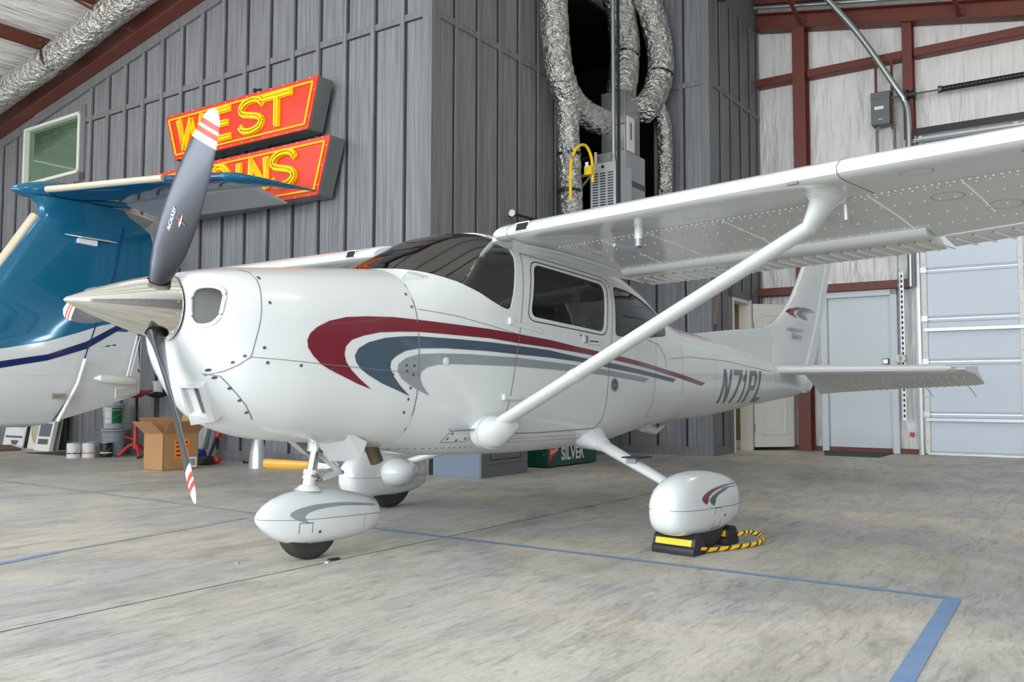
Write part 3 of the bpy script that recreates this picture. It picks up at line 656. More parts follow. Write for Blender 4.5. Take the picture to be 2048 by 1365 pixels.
    rings = [[p+ch*(.066*math.cos(a))+nn*(.034*math.sin(a)) for a in [2*math.pi*i/24 for i in range(24)]] for p in (lo, lo+d*.42, up-d*.13)]
    stt.loft(WHITE, rings)
    rr_ = [[p+ch*(.070*math.cos(a))+nn*(.038*math.sin(a)) for a in [2*math.pi*i/24 for i in range(24)]] for p in (lo+d*.60, lo+d*.635)]
    stt.loft(WHITE, rr_)
    part('wing_strut', stt, plane)
    cf = MB(); zt = zlow(1.2, -2.4)+.004
    rings = []
    for k, (rx, ry) in ((1, (.17, .085)), (.93, (.165, .08)), (.85, (.13, .066)), (.7, (.098, .052)), (.45, (.082, .044)), (.0, (.071, .038))):
        base = up-d*.16; c = base*(1-k)+Vector((1.23, s*2.42, zt))*k
        e1 = ch*(1-k)+Vector((1, 0, 0))*k; e1.normalize(); e2 = nn*(1-k)+Vector((0, s*-1, 0))*k*(-s) if False else None
        v2 = Vector((0, 1, 0)); nn2 = nn if nn.dot(v2) > 0 else -nn; e2 = (nn2*(1-k)+v2*k).normalized()
        rings.append([c+e1*rx*math.cos(a)+e2*ry*math.sin(a) for a in [2*math.pi*i/28 for i in range(28)]])
    cf.loft(WHITE, rings)
    for i in range(28):
        a = 2*math.pi*i/28; a2 = 2*math.pi*(i+1)/28
        cf.bar(WHITE, (1.23+.172*math.cos(a), s*2.42+.088*math.sin(a), zt-.004), (1.23+.172*math.cos(a2), s*2.42+.088*math.sin(a2), zt-.004), .008, .012)
    part('strut_upper_fairing', cf, plane, ang=50)
    lf = MB(); rings = []
    for y, rx, rz, cx2, cz2 in ((.49, .135, .098, .895, .675), (.565, .132, .095, .895, .677), (.60, .118, .082, .90, .682), (.635, .088, .058, .92, .70), (.66, .055, .035, .94, .715)):
        rings.append([(cx2+rx*math.cos(a), s*y, cz2+rz*math.sin(a)) for a in [2*math.pi*i/28 for i in range(28)]])
    lf.loft(WHITE, rings)
    for i in range(28):
        a = 2*math.pi*i/28; a2 = 2*math.pi*(i+1)/28
        lf.bar(WHITE, (.895+.137*math.cos(a), s*.545, .677+.099*math.sin(a)), (.895+.137*math.cos(a2), s*.545, .677+.099*math.sin(a2)), .01, .006)
    part('strut_lower_fairing', lf, plane, ang=50)
    # main gear leg
    a = Vector((2.02, s*.42, .60)); b_ = Vector((1.72, s*1.36, .30)); dd = (b_-a)
    lg = MB(); lg.tube(WHITE, [a, a+dd*.3, a+dd*.7, b_], [.055, .052, .042, .034], 18, ry=.038, ref=(0, 0, 1)); 
    part('main_gear_leg', lg, plane)
    if s < 0:
        sp_ = MB(); q_ = a+dd*.48; sp_.box(BLACKP, q_.x-.10, q_.x+.07, q_.y-.10, q_.y+.02, q_.z+.036, q_.z+.044); sp_.box(GREYP, q_.x-.06, q_.x+.03, q_.y-.06, q_.y+.01, q_.z+.0, q_.z+.036); part('leg_step', sp_, plane)
    gf = MB(); gf.tube(WHITE, [a-dd*.05+Vector((0, 0, .02)), a+dd*.03, a+dd*.10, a+dd*.16], [.15, .12, .085, .064], 22, ry=.10, ref=(0, 0, 1)); part('gear_leg_fairing', gf, plane)
# lateral filler along the cabin roof between wing and door
for s in (-1, 1):
    cf = MB()
    cf.loft(WHITE, [[(x, s*.50, z1), (x, s*.575, z1), (x, s*y2, z2), (x, s*.50, z2-.02)] for x, z1, y2, z2 in ((.93, 1.84, .60, 1.825), (1.05, 1.84, .63, 1.80), (1.4, 1.85, .635, 1.79), (1.9, 1.84, .63, 1.76), (2.15, 1.80, .61, 1.74), (2.45, 1.78, .555, 1.74), (2.6, 1.75, .52, 1.73))])
    part('wing_root_fairing', cf, plane, bev=.01)
# pitot, vent, tie-down
pt = MB(); pt.tube(WHITE, [(1.21, -1.36, 1.83), (1.21, -1.36, 1.765)], .024, 14); pt.tube(GREYP, [(1.21, -1.36, 1.77), (1.21, -1.36, 1.72), (1.195, -1.36, 1.70), (1.08, -1.36, 1.695), (.97, -1.36, 1.70)], [.022, .022, .021, .016, .010], 14); part('pitot_tube', pt, plane)
vt = MB(); vt.tube(WHITE, [(1.46, -2.42, 1.86), (1.47, -2.42, 1.775)], .011, 8); part('fuel_vent', vt, plane)
sv = MB(); sv.box(SEAM, .884, .90, -2.42, -2.37, 1.852, 1.868); part('stall_vane', sv, plane)
tr_ = MB(); tr_.box(BLACKP, 1.05, 1.32, -.605, -.598, 1.79, 1.796)
# --- spinner and propeller
HUB = Vector((-.918, 0, 1.3136)); PH = -.577
spn = MB(); prof = [(-1.318, .0008), (-1.314, .006), (-1.305, .0125), (-1.27, .0285), (-1.2, .057), (-1.12, .0865), (-1.04, .114), (-.97, .135), (-.92, .147), (-.87, .157), (-.842, .160)]
spn.loft(CHROME, [[(x, r*math.cos(2*math.pi*i/64), 1.3136+r*math.sin(2*math.pi*i/64)) for i in range(64)] for x, r in prof])
cuts = []
for k in range(3):
    a_ = PH+2*math.pi*k/3; dr = Vector((0, math.sin(a_), math.cos(a_))); c = MB(); c.loft(DARK, [c.ring(HUB+dr*.085, dr, .052, 32), c.ring(HUB+dr*.3, dr, .052, 32)]); cuts.append(c)
me = boolean(to_me(spn), cuts); finish(me, 30, False); mesh_obj('spinner', me, plane)
pb = MB(); pb.lathe(SEAMD, [(-.842, .148), (-.822, .150)], (0, 0, 1.3136), (1, 0, 0), 48); pb.lathe(CHROME, [(-.8425, .1605), (-.838, .1605)], (0, 0, 1.3136), (1, 0, 0), 48); part('spinner_backplate', pb, plane)
spc = MB()
for i in range(18):
    a_ = 2*math.pi*(i+.5)/18+.1
    spc.ball(STEEL, (-.862, .1585*math.sin(a_), 1.3136+.1585*math.cos(a_)), .0045, 8)
part('spinner_screws', spc, plane)['kind'] = 'stuff'
BT = [(.085, .046, .046, 90), (.13, .046, .044, 80), (.17, .052, .036, 58), (.22, .066, .026, 46), (.30, .082, .019, 39), (.40, .092, .0145, 33), (.52, .097, .0115, 28), (.64, .094, .0095, 24), (.76, .085, .008, 21), (.84, .075, .0068, 19), (.862, .0715, .0064, 18.7), (.875, .0685, .0062, 18.4), (.90, .064, .0056, 18), (.915, .061, .0054, 18), (.94, .055, .005, 17.5), (.955, .050, .0046, 17.3), (.98, .036, .0036, 17), (.993, .022, .003, 17), (1.003, .006, .002, 17)]
COLS = {10: BWHITE, 11: BRED, 12: BRED, 13: BWHITE, 14: BRED}
for k in range(3):
    a_ = PH+2*math.pi*k/3; dr = Vector((0, math.sin(a_), math.cos(a_))); tg = Vector((0, math.cos(a_), -math.sin(a_))); fwd = Vector((-1, 0, 0))
    mb = MB(); rings = []
    for r, hc, ht, be in BT:
        be = math.radians(be); cdir = tg*math.cos(be)+fwd*math.sin(be); nd = fwd*math.cos(be)-tg*math.sin(be); c = HUB+dr*r
        n_ = 24; rg = []
        for i in range(n_):
            t2 = 2*math.pi*i/n_; rg.append(c+cdir*hc*math.cos(t2)+nd*ht*math.sin(t2)*(1.0 if math.sin(t2) > 0 else .6)*(1 if hc < .05 else (1+.25*math.cos(t2))))
        rings.append(rg)
    def seg(i0, i1, m, cap0=False):
        mb.loft(m, rings[i0:i1+1], False)
    def col2(i):
        r = BT[i][0]
        return BLADE if r < .84 else (BWHITE if r < .86 else BRED if r < .875 else BWHITE if r < .9 else BRED if r < .915 else BWHITE if r < .94 else BRED if r < .95 else BWHITE)
    for i in range(len(rings)-1):
        seg(i, i+1, {9: BWHITE, 10: BWHITE, 11: BRED, 12: BWHITE, 13: BRED, 14: BWHITE}.get(i, BLADE if i < 9 else BWHITE))
    mb.add(rings[-1], [tuple(range(24))], BWHITE)
    bm = bmesh.new(); me = to_me(mb); bm.from_mesh(me); bmesh.ops.remove_doubles(bm, verts=bm.verts, dist=1e-5); bmesh.ops.recalc_face_normals(bm, faces=bm.faces); bm.to_mesh(me); bm.free(); finish(me, 50, False)
    pbld = mesh_obj('propeller_blade', me, plane)
    rt = MB(); rt.tube(DARK, [HUB, HUB+dr*.12], .050, 24); rt.tube(STEEL, [HUB+dr*.11, HUB+dr*.128], .048, 24); part('blade_root', rt, pbld)
    if k == 0:
        lg = MB(); be = math.radians(30); cdir = tg*math.cos(be)+fwd*math.sin(be); nd = fwd*math.cos(be)-tg*math.sin(be); c = HUB+dr*.45+nd*.0155
        text_on(lg, BWHITE, 'McCAULEY', c+cdir*.02-dr*.06+nd*.001, dr, nd.cross(dr), .024, .0006)
        lg.add([c-cdir*.02+dr*(-.02), c-cdir*.012+dr*.0, c-cdir*.018+dr*.045, c-cdir*.024], [(0, 1, 2, 3)], BWHITE)
        lg.add([c-cdir*.045+dr*.0, c+cdir*.01+dr*.02, c+cdir*.01+dr*.025, c-cdir*.045+dr*.006], [(0, 1, 2, 3)], BRED)
        part('blade_logo', lg, pbld, label='small white and red maker mark on the blade')
# rolled lips round the two cooling intakes
for s in (-1, 1):
    lp = MB(); pts = []
    for i in range(40):
        a = 2*math.pi*i/40; y = s*(.272+.088*math.copysign(abs(math.cos(a))**.75, math.cos(a))); z = 1.308+.095*math.copysign(abs(math.sin(a))**.75, math.sin(a))
        h = HULL.ray_cast(Vector((-3, y, z)), Vector((1, 0, 0)))
        pts.append(h[0]+Vector((.004, 0, 0)))
    pts.append(pts[0]); lp.tube(WHITE, pts, .012, 12, cap=False); part('intake_lip', lp, plane, ang=60)
# --- chin air scoop
cs = MB()
nrm = Vector((-.74, -.05, -.66)).normalized()
Qo = [Vector(p) for p in ((-.775, -.05, .958), (-.746, -.22, .957), (-.64, -.18, .797), (-.637, .05, .773))]
Qi = [Vector(p)+nrm*d_ for p, d_ in zip(((-.768, -.07, .948), (-.747, -.19, .945), (-.666, -.16, .819), (-.694, -.05, .832)), (.034, .034, .055, .055))]
Qm = [p+nrm*d_ for p, d_ in zip(Qo, (.026, .026, .05, .05))]
f4 = lambda a, b_: [(a+i, a+(i+1) % 4, b_+(i+1) % 4, b_+i) for i in range(4)]
Qb = [p-nrm*d_ for p, d_ in zip(Qi, (.026, .026, .03, .03))]
Qu = [p-nrm*.02+(p-sum(Qo, Vector())/4)*.06 for p in Qo]
cs.add(Qu+Qm+Qi+Qb, f4(0, 4)+f4(4, 8)+f4(8, 12), WHITE)
m0 = Qb[0]*.52+Qb[1]*.48; m3 = Qb[3]*.52+Qb[2]*.48; e_ = nrm*.002
cs.add([Qb[0]+e_, m0+e_, m3+e_, Qb[3]+e_], [(0, 1, 2, 3)], WHITE)
e_ = nrm*.003; cs.add([m0+e_, Qb[1]+e_, Qb[2]+e_, m3+e_], [(0, 1, 2, 3)], MESH)
e_ = nrm*.005
for j in range(1, 14):
    k = j/14; cs.bar(PRIMER, m0*(1-k)+m3*k+e_, Qb[1]*(1-k)+Qb[2]*k+e_, .0022, .0022)
for j in range(1, 6):
    k = j/6; cs.bar(PRIMER, m0*(1-k)+Qb[1]*k+e_, m3*(1-k)+Qb[2]*k+e_, .0022, .0022)
part('air_scoop', cs, plane, bev=.006, ang=40)
# --- cowl flaps, exhaust
for s in (-1, 1):
    cfp = MB()
    H1, H2, H3 = Vector((-.05, s*.12, .655)), Vector((-.03, s*.345, .71)), Vector((.125, s*.345, .642)); L1, M1, L2 = Vector((.075, s*.08, .528)), Vector((.15, s*.12, .525)), Vector((.14, s*.28, .556))
    cfp.prism(WHITE, [H1, H2, L2, M1, L1], (.006, 0, .003)); cfp.prism(WHITE, [H2, H3, L2], (0, -.006*s, 0)); cfp.prism(PRIMER, [H1, L1, M1, Vector((.16, s*.12, .63))], (0, .004, 0))
    part('cowl_flap', cfp, plane, bev=.002)
ex = MB(); ex.tube(EXH, [(.25, -.17, .68), (.28, -.175, .62), (.325, -.18, .525), (.33, -.18, .515)], .038, 18, cap=False); ex.tube(DARK, [(.29, -.176, .60), (.331, -.18, .513)], .034, 18); part('exhaust_pipe', ex, plane)
# --- nose gear
ng = MB()
A_ = Vector((.05, 0, .70)); B_ = Vector((.0, 0, .385)); dn = (B_-A_).normalized()
ng.tube(CHROME, [Vector((.045, 0, .60)), Vector((.015, 0, .46))], .027, 20)
ng.tube(WHITE, [A_, Vector((.045, 0, .59))], .047, 20); ng.tube(STEEL, [Vector((.047, 0, .60)), Vector((.043, 0, .575))], .052, 20)
ng.tube(WHITE, [Vector((.018, 0, .478)), Vector((.008, 0, .43))], .043, 20); ng.tube(WHITE, [Vector((.008, 0, .435)), Vector((.0, 0, .38))], .035, 20)
ng.tube(STEEL, [Vector((.013, 0, .455)), Vector((.010, 0, .440))], .046, 20)
for y in (-.04, .04): ng.lathe(STEEL, [(0, .010), (.012, .010)], (.014, y, .455), (0, 1 if y > 0 else -1, 0), 8)
part('nose_gear_strut', ng, plane)
tl = MB()
for s in (-1, 1):
    tl.bar(WHITE, (.075, s*.035, .575), (.21, s*.012, .455), .014, .022); tl.bar(WHITE, (.21, s*.012, .455), (.055, s*.032, .425), .014, .022)
tl.tube(STEEL, [(.21, -.03, .455), (.21, .03, .455)], .011, 10); tl.tube(STEEL, [(.055, -.04, .425), (.055, .04, .425)], .012, 10)
tl.tube(WHITE, [(.06, -.03, .60), (.17, -.04, .50)], .008, 8); tl.bar(WHITE, (.02, -.03, .60), (.12, -.06, .62), .03, .03)
part('torque_links', tl, plane, bev=.002)
def spat(st, cy, hw_, m=WHITE, n=36):
    mb = MB(); rings = []
    for x, zt, zb, w2, zc in st:
        rg = []
        for i in range(n):
            a = 2*math.pi*(i+.5)/n; c, s_ = math.cos(a), math.sin(a); e = 2.3 if s_ > 0 else 3.0
            rg.append((x, cy+math.copysign(abs(c)**(2/e), c)*w2*hw_, zc+math.copysign(abs(s_)**(2/e), s_)*((zt-zc) if s_ > 0 else (zc-zb))))
        rings.append(rg)
    mb.loft(m, rings); return mb
NST = [(-.33, .255, .236, .05, .245), (-.32, .275, .218, .16, .243), (-.285, .308, .182, .34, .24), (-.23, .338, .140, .55, .236), (-.16, .361, .104, .74, .232), (-.08, .375, .088, .88, .229), (.02, .381, .083, .97, .227), (.12, .375, .082, 1, .225), (.22, .357, .084, .96, .222), (.34, .328, .100, .82, .218), (.43, .302, .118, .68, .214), (.45, .278, .14, .58, .212)]
def seamring(mb, st, cy, hw_):
    for sg in (-1, 1):
        for (x0, _, _, w0, z0), (x1, _, _, w1, z1) in zip(st[:-1], st[1:]):
            ya, yb = cy+sg*(w0*hw_+.0015), cy+sg*(w1*hw_+.0015)
            mb.add([(x0, ya, z0-.0015), (x1, yb, z1-.0015), (x1, yb, z1+.0015), (x0, ya, z0+.0015)], [(0, 1, 2, 3)], SEAM)
np_ = part('nose_wheel_fairing', spat(NST, 0, .125), plane, ang=40)
NB = bvh_of([np_])
md = MB()
NS = [(.40, .268), (.18, .298), (.04, .304), (-.06, .300), (-.14, .284), (-.175, .264), (-.165, .244), (-.12, .222), (-.065, .206), (-.09, .230), (-.09, .252), (-.05, .270), (.05, .282), (.18, .281), (.40, .257)]
c2 = lambda q: [(v_.x, v_.y) for v_ in cr([(x, z, 0) for x, z in q], 5)]
NS = c2(NS[:8])+c2(NS[7:])
project([NS], GREYP, .0015, -1, NB, .04, md, start=1); part('fairing_stripe', md, np_, label='grey swoosh on the nose wheel fairing')
md = MB(); project(strip([(.0, .10), (.0, .101)], .003), SEAM, .002, -1, NB, .08, md, start=1)
project(strip([(-.125, .212), (-.05, .210), (-.05, .10), (-.125, .105)], .003, True), SEAMD, .002, -1, NB, .08, md, start=1)
project([[(-.005+.009*math.cos(a), .158+.009*math.sin(a)) for a in [math.pi*i/4 for i in range(8)]]], SCREW, .003, -1, NB, 1, md, start=1)
project(strip([(.31, .215), (.30, .15), (.285, .09)], .003), SEAM, .002, -1, NB, .08, md, start=1); part('fairing_seams', md, np_)
sr_ = MB(); seamring(sr_, NST, 0, .125); part('fairing_seams', sr_, np_)['kind'] = 'stuff'
bs = MB(); bs.loft(WHITE, [bs.ring((-.005, 0, .372), (0, 0, 1), .10, 24, None, .06), bs.ring((0, 0, .392), (0, 0, 1), .065, 24, None, .05), bs.ring((.003, 0, .402), (0, 0, 1), .045, 24, None, .042)]); part('fairing_boot', bs, np_)
def wheel(name, x, y, r, wd, parent):
    mb = MB(); pr_ = []
    for i in range(15):
        a = -math.pi/2+math.pi*i/14; pr_.append((wd/2*math.copysign(abs(math.sin(a))**.75, math.sin(a)), r-.045+.045*abs(math.cos(a))**.7))
    prof = [(-wd*.42, r*.48), (-wd*.5, r*.62)]+pr_[1:-1]+[(wd*.5, r*.62), (wd*.42, r*.48)]
    mb.lathe(RUBBER, prof, (x, y, r-.001), (0, 1, 0), 48); o = part(name, mb, parent)
    rm = MB(); rm.lathe(WHITE, [(-wd*.40, r*.47), (-wd*.36, r*.2), (wd*.36, r*.2), (wd*.40, r*.47)], (x, y, r-.001), (0, 1, 0), 28); part('wheel_rim', rm, o)
    gr = MB()
    for q in (-.018, 0, .018): gr.lathe(SEAMD, [(q-.0015, r+.0003), (q+.0015, r+.0003)], (x, y, r-.001), (0, 1, 0), 48, False)
    part('tread_grooves', gr, o); return o
wheel('nose_wheel', 0, 0, .178, .125, plane)
MST = [(-.405, .30, .21, .42, .262), (-.395, .345, .165, .62, .26), (-.36, .390, .130, .80, .258), (-.29, .425, .108, .93, .255), (-.19, .447, .098, 1, .25), (-.06, .456, .094, 1, .25), (.08, .448, .094, .98, .245), (.2, .430, .102, .91, .24), (.31, .405, .125, .79, .24), (.375, .382, .155, .66, .24), (.39, .36, .185, .56, .24)]
for s in (-1, 1):
    yc = -1.434 if s < 0 else 1.353; dx = 1.70
    mp_ = part('main_wheel_fairing', spat([(x+dx, a, b_, c, d) for x, a, b_, c, d in MST], yc, .128), plane, ang=40)
    MBV = bvh_of([mp_]); md = MB()
    seamring(md, [(x+dx, a, b_, c, d) for x, a, b_, c, d in MST], yc, .128)
    project(strip([(dx-.02, .245), (dx+.055, .245), (dx+.055, .135), (dx-.03, .13)], .003, True), SEAMD, .002, s, MBV, .08, md, start=2.5)
    project([[(dx+.10+.009*math.cos(a), .195+.009*math.sin(a)) for a in [math.pi*i/4 for i in range(8)]]], SCREW, .003, s, MBV, 1, md, start=2.5)
    part('fairing_seams', md, mp_)['kind'] = 'stuff'
    md = MB()
    def sw(ox, w0): return [(dx+.40, .358), (dx+.15, .367), (dx-.02+ox, .356), (dx-.12+ox, .335), (dx-.165+ox, .312), (dx-.155+ox, .292), (dx-.12+ox, .274), (dx-.125+ox+w0, .295), (dx-.115+ox+w0, .315), (dx-.06+ox+w0, .335), (dx+.05+ox, .349), (dx+.2, .359), (dx+.40, .352)]
    sm_ = lambda q: c2(q[:7])+c2(q[6:])
    project([sm_(sw(0, .03))], MAROON, .0015, s, MBV, .04, md, start=2.5)
    q = [(x, z-.014) for x, z in sw(.085, .025)]; project([sm_(q)], SLATE, .0016, s, MBV, .04, md, start=2.5)
    part('fairing_stripe', md, mp_, label='maroon and slate swoosh on the main wheel fairing')
    wheel('main_wheel', 1.722, s*1.434 if s < 0 else 1.353, .222, .155, plane)
    if s > 0:   # inner blister where the leg enters, seen on the far wheel
        ib = MB(); ib.tube(WHITE, [(1.70, s*1.26, .280), (1.70, s*1.215, .283), (1.705, s*1.17, .288), (1.715, s*1.13, .296), (1.73, s*1.095, .305), (1.745, s*1.06, .315), (1.75, s*1.045, .318)], [.15, .148, .142, .128, .10, .06, .035], 28, ry=.115, ref=(0, 0, 1)); ib.tube(WHITE, [(1.70, s*1.235, .28), (1.70, s*1.228, .28)], .16, 28, ry=.125, ref=(0, 0, 1)); part('axle_fairing', ib, mp_)
# cabin interior
ci = MB(); ci.box(CABIN, .45, 2.9, -.36, .36, .66, .69); ci.hexa(DARK, [(.42, -.46, 1.0), (.72, -.46, 1.0), (.72, .46, 1.0), (.42, .46, 1.0)], [(.42, -.40, 1.50), (.72, -.44, 1.47), (.72, .44, 1.47), (.42, .40, 1.50)]); part('instrument_panel', ci, plane, bev=.02)
ci = MB(); ci.box(CABIN, 2.98, 3.0, -.33, .33, .78, 1.5); part('baggage_bulkhead', ci, plane)
for y in (-.27, .27):
    st = MB(); st.hexa(SEAT, [(1.42, y-.22, .92), (1.90, y-.22, .88), (1.90, y+.22, .88), (1.42, y+.22, .92)], [(1.42, y-.22, 1.04), (1.90, y-.22, 1.0), (1.90, y+.22, 1.0), (1.42, y+.22, 1.04)])
    st.hexa(SEAT, [(1.80, y-.21, 1.0), (1.92, y-.21, 1.0), (1.92, y+.21, 1.0), (1.80, y+.21, 1.0)], [(1.86, y-.20, 1.46), (1.95, y-.20, 1.46), (1.95, y+.20, 1.46), (1.86, y+.20, 1.46)])
    so = part('pilot_seat', st, plane, bev=.04)
    hr = MB(); hr.loft(SEAT, [[(1.90+.055*math.cos(a)*k, yy, 1.575+.075*math.sin(a)*k) for a in [2*math.pi*i/16 for i in range(16)]] for yy, k in ((y-.145, .55), (y-.125, .9), (y-.08, 1), (y+.08, 1), (y+.125, .9), (y+.145, .55))]); part('headrest', hr, so)
    [part('headrest_post', MB().tube(STEEL, [(1.90, y+q2, 1.44), (1.90, y+q2, 1.54)], .006, 6), so) for q2 in (-.05, .05)]
    yk = MB(); yk.tube(BLACKP, [(.78, y, 1.30), (.95, y, 1.30)], .012, 8); yk.tube(BLACKP, cr([(.93, y-.13, 1.38), (.95, y-.11, 1.30), (.95, y, 1.28), (.95, y+.11, 1.30), (.93, y+.13, 1.38)], 4), .012, 8); part('control_yoke', yk, plane)
rs = MB(); rs.hexa(SEATD, [(2.35, -.42, .95), (2.75, -.42, .95), (2.75, .42, .95), (2.35, .42, .95)], [(2.35, -.42, 1.05), (2.75, -.42, 1.05), (2.75, .42, 1.05), (2.35, .42, 1.05)])
rs.hexa(SEATD, [(2.66, -.42, 1.03), (2.76, -.42, 1.03), (2.76, .42, 1.03), (2.66, .42, 1.03)], [(2.74, -.38, 1.45), (2.82, -.38, 1.45), (2.82, .38, 1.45), (2.74, .38, 1.45)]); part('rear_bench', rs, plane, bev=.03)
for s in (-1, 1): tb = MB(); tb.tube(GREYP, [(1.0, s*.45, 1.82), (.62, s*.45, 1.49)], .016, 10); part('cabin_brace', tb, plane)
# ================================================================ HANGAR (hangar axes: u into the picture, v to the left)
def zr(v): return 7.22-.183*abs(v-6.1)
fl = MB(); fl.add([(-14, -14, 0), (26, -14, 0), (26, 26, 0), (-14, 26, 0)], [(0, 1, 2, 3)], FLOOR); fo = struct('floor', fl)
rf = MB()
for a, b_ in ((6.1, 18.2), (6.1, -6)):
    n_ = 40
    rf.hexa(INSUL, [(-3, a, zr(a)+.66), (15, a, zr(a)+.66), (15, b_, zr(b_)+.66), (-3, b_, zr(b_)+.66)], [(-3, a, zr(a)+.72), (15, a, zr(a)+.72), (15, b_, zr(b_)+.72), (-3, b_, zr(b_)+.72)])
struct('ceiling', rf)
def wallA_poly(v0, v1, z0=0, top=True):
    P = [(7.55, v0, z0), (7.55, v1, z0)]
    if v0 < 6.1 < v1: P += [(7.55, v1, zr(v1)), (7.55, 6.1, zr(6.1)), (7.55, v0, zr(v0))]
    else: P += [(7.55, v1, zr(v1)+.6), (7.55, v0, zr(v0)+.6)]
    return P
wa = MB()
WV0, WV1, WZ0, WZ1 = 13.60, 15.36, 4.42, 5.42
for P in (wallA_poly(6.3, WV0), wallA_poly(WV1, 18), [(7.55, WV0, 0), (7.55, WV1, 0), (7.55, WV1, WZ0), (7.55, WV0, WZ0)], [(7.55, WV0, WZ1), (7.55, WV1, WZ1), (7.55, WV1, zr(WV1)), (7.55, WV0, zr(WV0))]):
    wa.prism(SIDING, P, (.12, 0, 0))
v = 6.3+.9
k = 0
vb = 7.67-.47*2
while vb < 18:
    if vb > WV0-.12 and vb < WV1+.1:
        wa.box(SIDING, 7.515, 7.55, vb-.03, vb+.03, .14, WZ0-.1)
    else: wa.box(SIDING, 7.515, 7.55, vb-.03, vb+.03, .14, zr(vb)-.02)
    z1 = WZ0-.1 if WV0-.12 < vb < WV1+.1 else zr(vb)-.02; wa.box(SHADE_LINE, 7.543, 7.5495, vb-.055, vb-.03, .14, z1)
    vb += .47
wa.box(SHADE_LINE, 7.543, 7.5495, 6.42, WV0-.1, 5.205, 5.222)  # painted shade line below the horizontal trim
wa.box(TRIMD, 7.53, 7.55, 6.42, WV0-.1, 5.22, 5.30); wa.box(TRIMD, 7.52, 7.67, 6.28, 6.42, .0, 7.18)
wa.box(TRIMD, 7.515, 7.56, 6.3, 18, 0, .14)
# wide trim around the window
for a in ((WV0-.13, WV0, WZ0-.13, WZ1+.1), (WV1, WV1+.13, WZ0-.13, WZ1+.1), (WV0-.13, WV1+.13, WZ0-.14, WZ0)): wa.box(TRIMD, 7.52, 7.55, *a)
wa.prism(TRIMD, [(7.505, 6.42, zr(6.42)-.16), (7.505, 18, zr(18)-.16), (7.505, 18, zr(18)), (7.505, 6.42, zr(6.42))], (.045, 0, 0))
struct('wall_left', wa)
wi = MB()
for a in ((WV0, WV0+.05, WZ0, WZ1), (WV1-.05, WV1, WZ0, WZ1), (WV0, WV1, WZ0, WZ0+.05), (WV0, WV1, WZ1-.05, WZ1)): wi.box(WINFR, 7.50, 7.62, *a)
wo = struct('window_1', wi, bev=.004)
g = MB(); g.box(WIN2, 7.585, 7.59, WV0+.05, WV1-.05, WZ0+.05, WZ1-.05); part('window_glass', g, wo)
rm_ = MB()   # room behind the window
for a in ((7.8, 10, 12.8, 12.85, 4.0, 6), (7.8, 10, 16, 16.05, 4, 5.9), (10, 10.05, 12.8, 16, 4, 6), (7.7, 10, 12.8, 16, 3.9, 4)): rm_.box(INSUL, *a)
struct('wall_upper_room', rm_)
# wall B, the long dark side running back, with the open equipment bay beyond
wb_ = MB()
def sidewall(mb, v, u0, u1, z0, face=-1, th=.12, tz=None):
    y0, y1 = (v, v+th) if face < 0 else (v-th, v)
    mb.prism(SIDING, [(u0, y0, z0), (u1, y0, z0), (u1, y0, zr(v)+.62), (u0, y0, zr(v)+.62)], (0, y1-y0, 0))
sidewall(wb_, 6.3, 7.671, 10.28, 0)
wb_.box(SIDING, 10.28, 12.15, 6.3, 6.42, 0, 3.3)
ub = 7.98
while ub < 10.28: wb_.box(SHADE_LINE, ub-.05, ub+.046, 6.292, 6.2995, .14, 7.15); wb_.box(TRIMD, ub-.028, ub+.028, 6.27, 6.3, .14, 7.15); ub += .445
while ub < 12.1: wb_.box(TRIMD, ub-.028, ub+.028, 6.277, 6.3, .14, 3.3); ub += .445
wb_.box(TRIMD, 7.67, 10.28, 6.28, 6.3, 5.22, 5.30); wb_.box(TRIMD, 10.2, 10.30, 6.27, 6.43, 3.3, 7.15); wb_.box(TRIMD, 7.6, 12.15, 6.268, 6.3, 0, .14)
struct('wall_center', wb_)
bay = MB()  # near-black walls and lids paint in the shade of the equipment bay
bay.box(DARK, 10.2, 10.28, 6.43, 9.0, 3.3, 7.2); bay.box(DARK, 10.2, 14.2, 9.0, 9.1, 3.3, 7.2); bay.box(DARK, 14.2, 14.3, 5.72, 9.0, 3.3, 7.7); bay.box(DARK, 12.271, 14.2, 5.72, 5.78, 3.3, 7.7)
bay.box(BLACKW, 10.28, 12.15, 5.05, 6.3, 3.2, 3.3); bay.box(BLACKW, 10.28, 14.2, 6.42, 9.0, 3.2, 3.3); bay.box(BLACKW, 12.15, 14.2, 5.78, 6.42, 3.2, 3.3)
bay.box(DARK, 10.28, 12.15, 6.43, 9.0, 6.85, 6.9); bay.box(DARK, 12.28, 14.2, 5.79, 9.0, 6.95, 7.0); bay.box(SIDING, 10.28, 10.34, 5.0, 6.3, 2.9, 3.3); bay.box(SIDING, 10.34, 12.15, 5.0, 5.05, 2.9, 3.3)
struct('bay_shade_lining', bay)
wc = MB()
wc.prism(SIDING, [(12.15, 4.84, 0), (12.15, 5.72, 0), (12.15, 5.72, zr(5.72)+.64), (12.15, 4.84, zr(4.84)+.64)], (.12, 0, 0)); wc.box(SIDING, 12.15, 12.27, 5.72, 9.0, 0, 3.25)
vb = 4.84+.42
while vb < 6.3: wc.box(SHADE_LINE, 12.142, 12.1495, vb-.052, vb+.028, .12, 6.9 if vb < 5.7 else 3.2); wc.box(TRIMD, 12.12, 12.15, vb-.028, vb+.028, .12, 6.9 if vb < 5.7 else 3.2); vb += .47
wc.box(TRIMD, 12.13, 12.15, 4.92, 5.72, 5.48, 5.56); wc.box(TRIMD, 12.12, 12.27, 4.815, 4.94, 0, 6.95); wc.box(TRIMD, 12.118, 12.15, 4.84, 6.3, 0, .12)
struct('wall_back', wc)
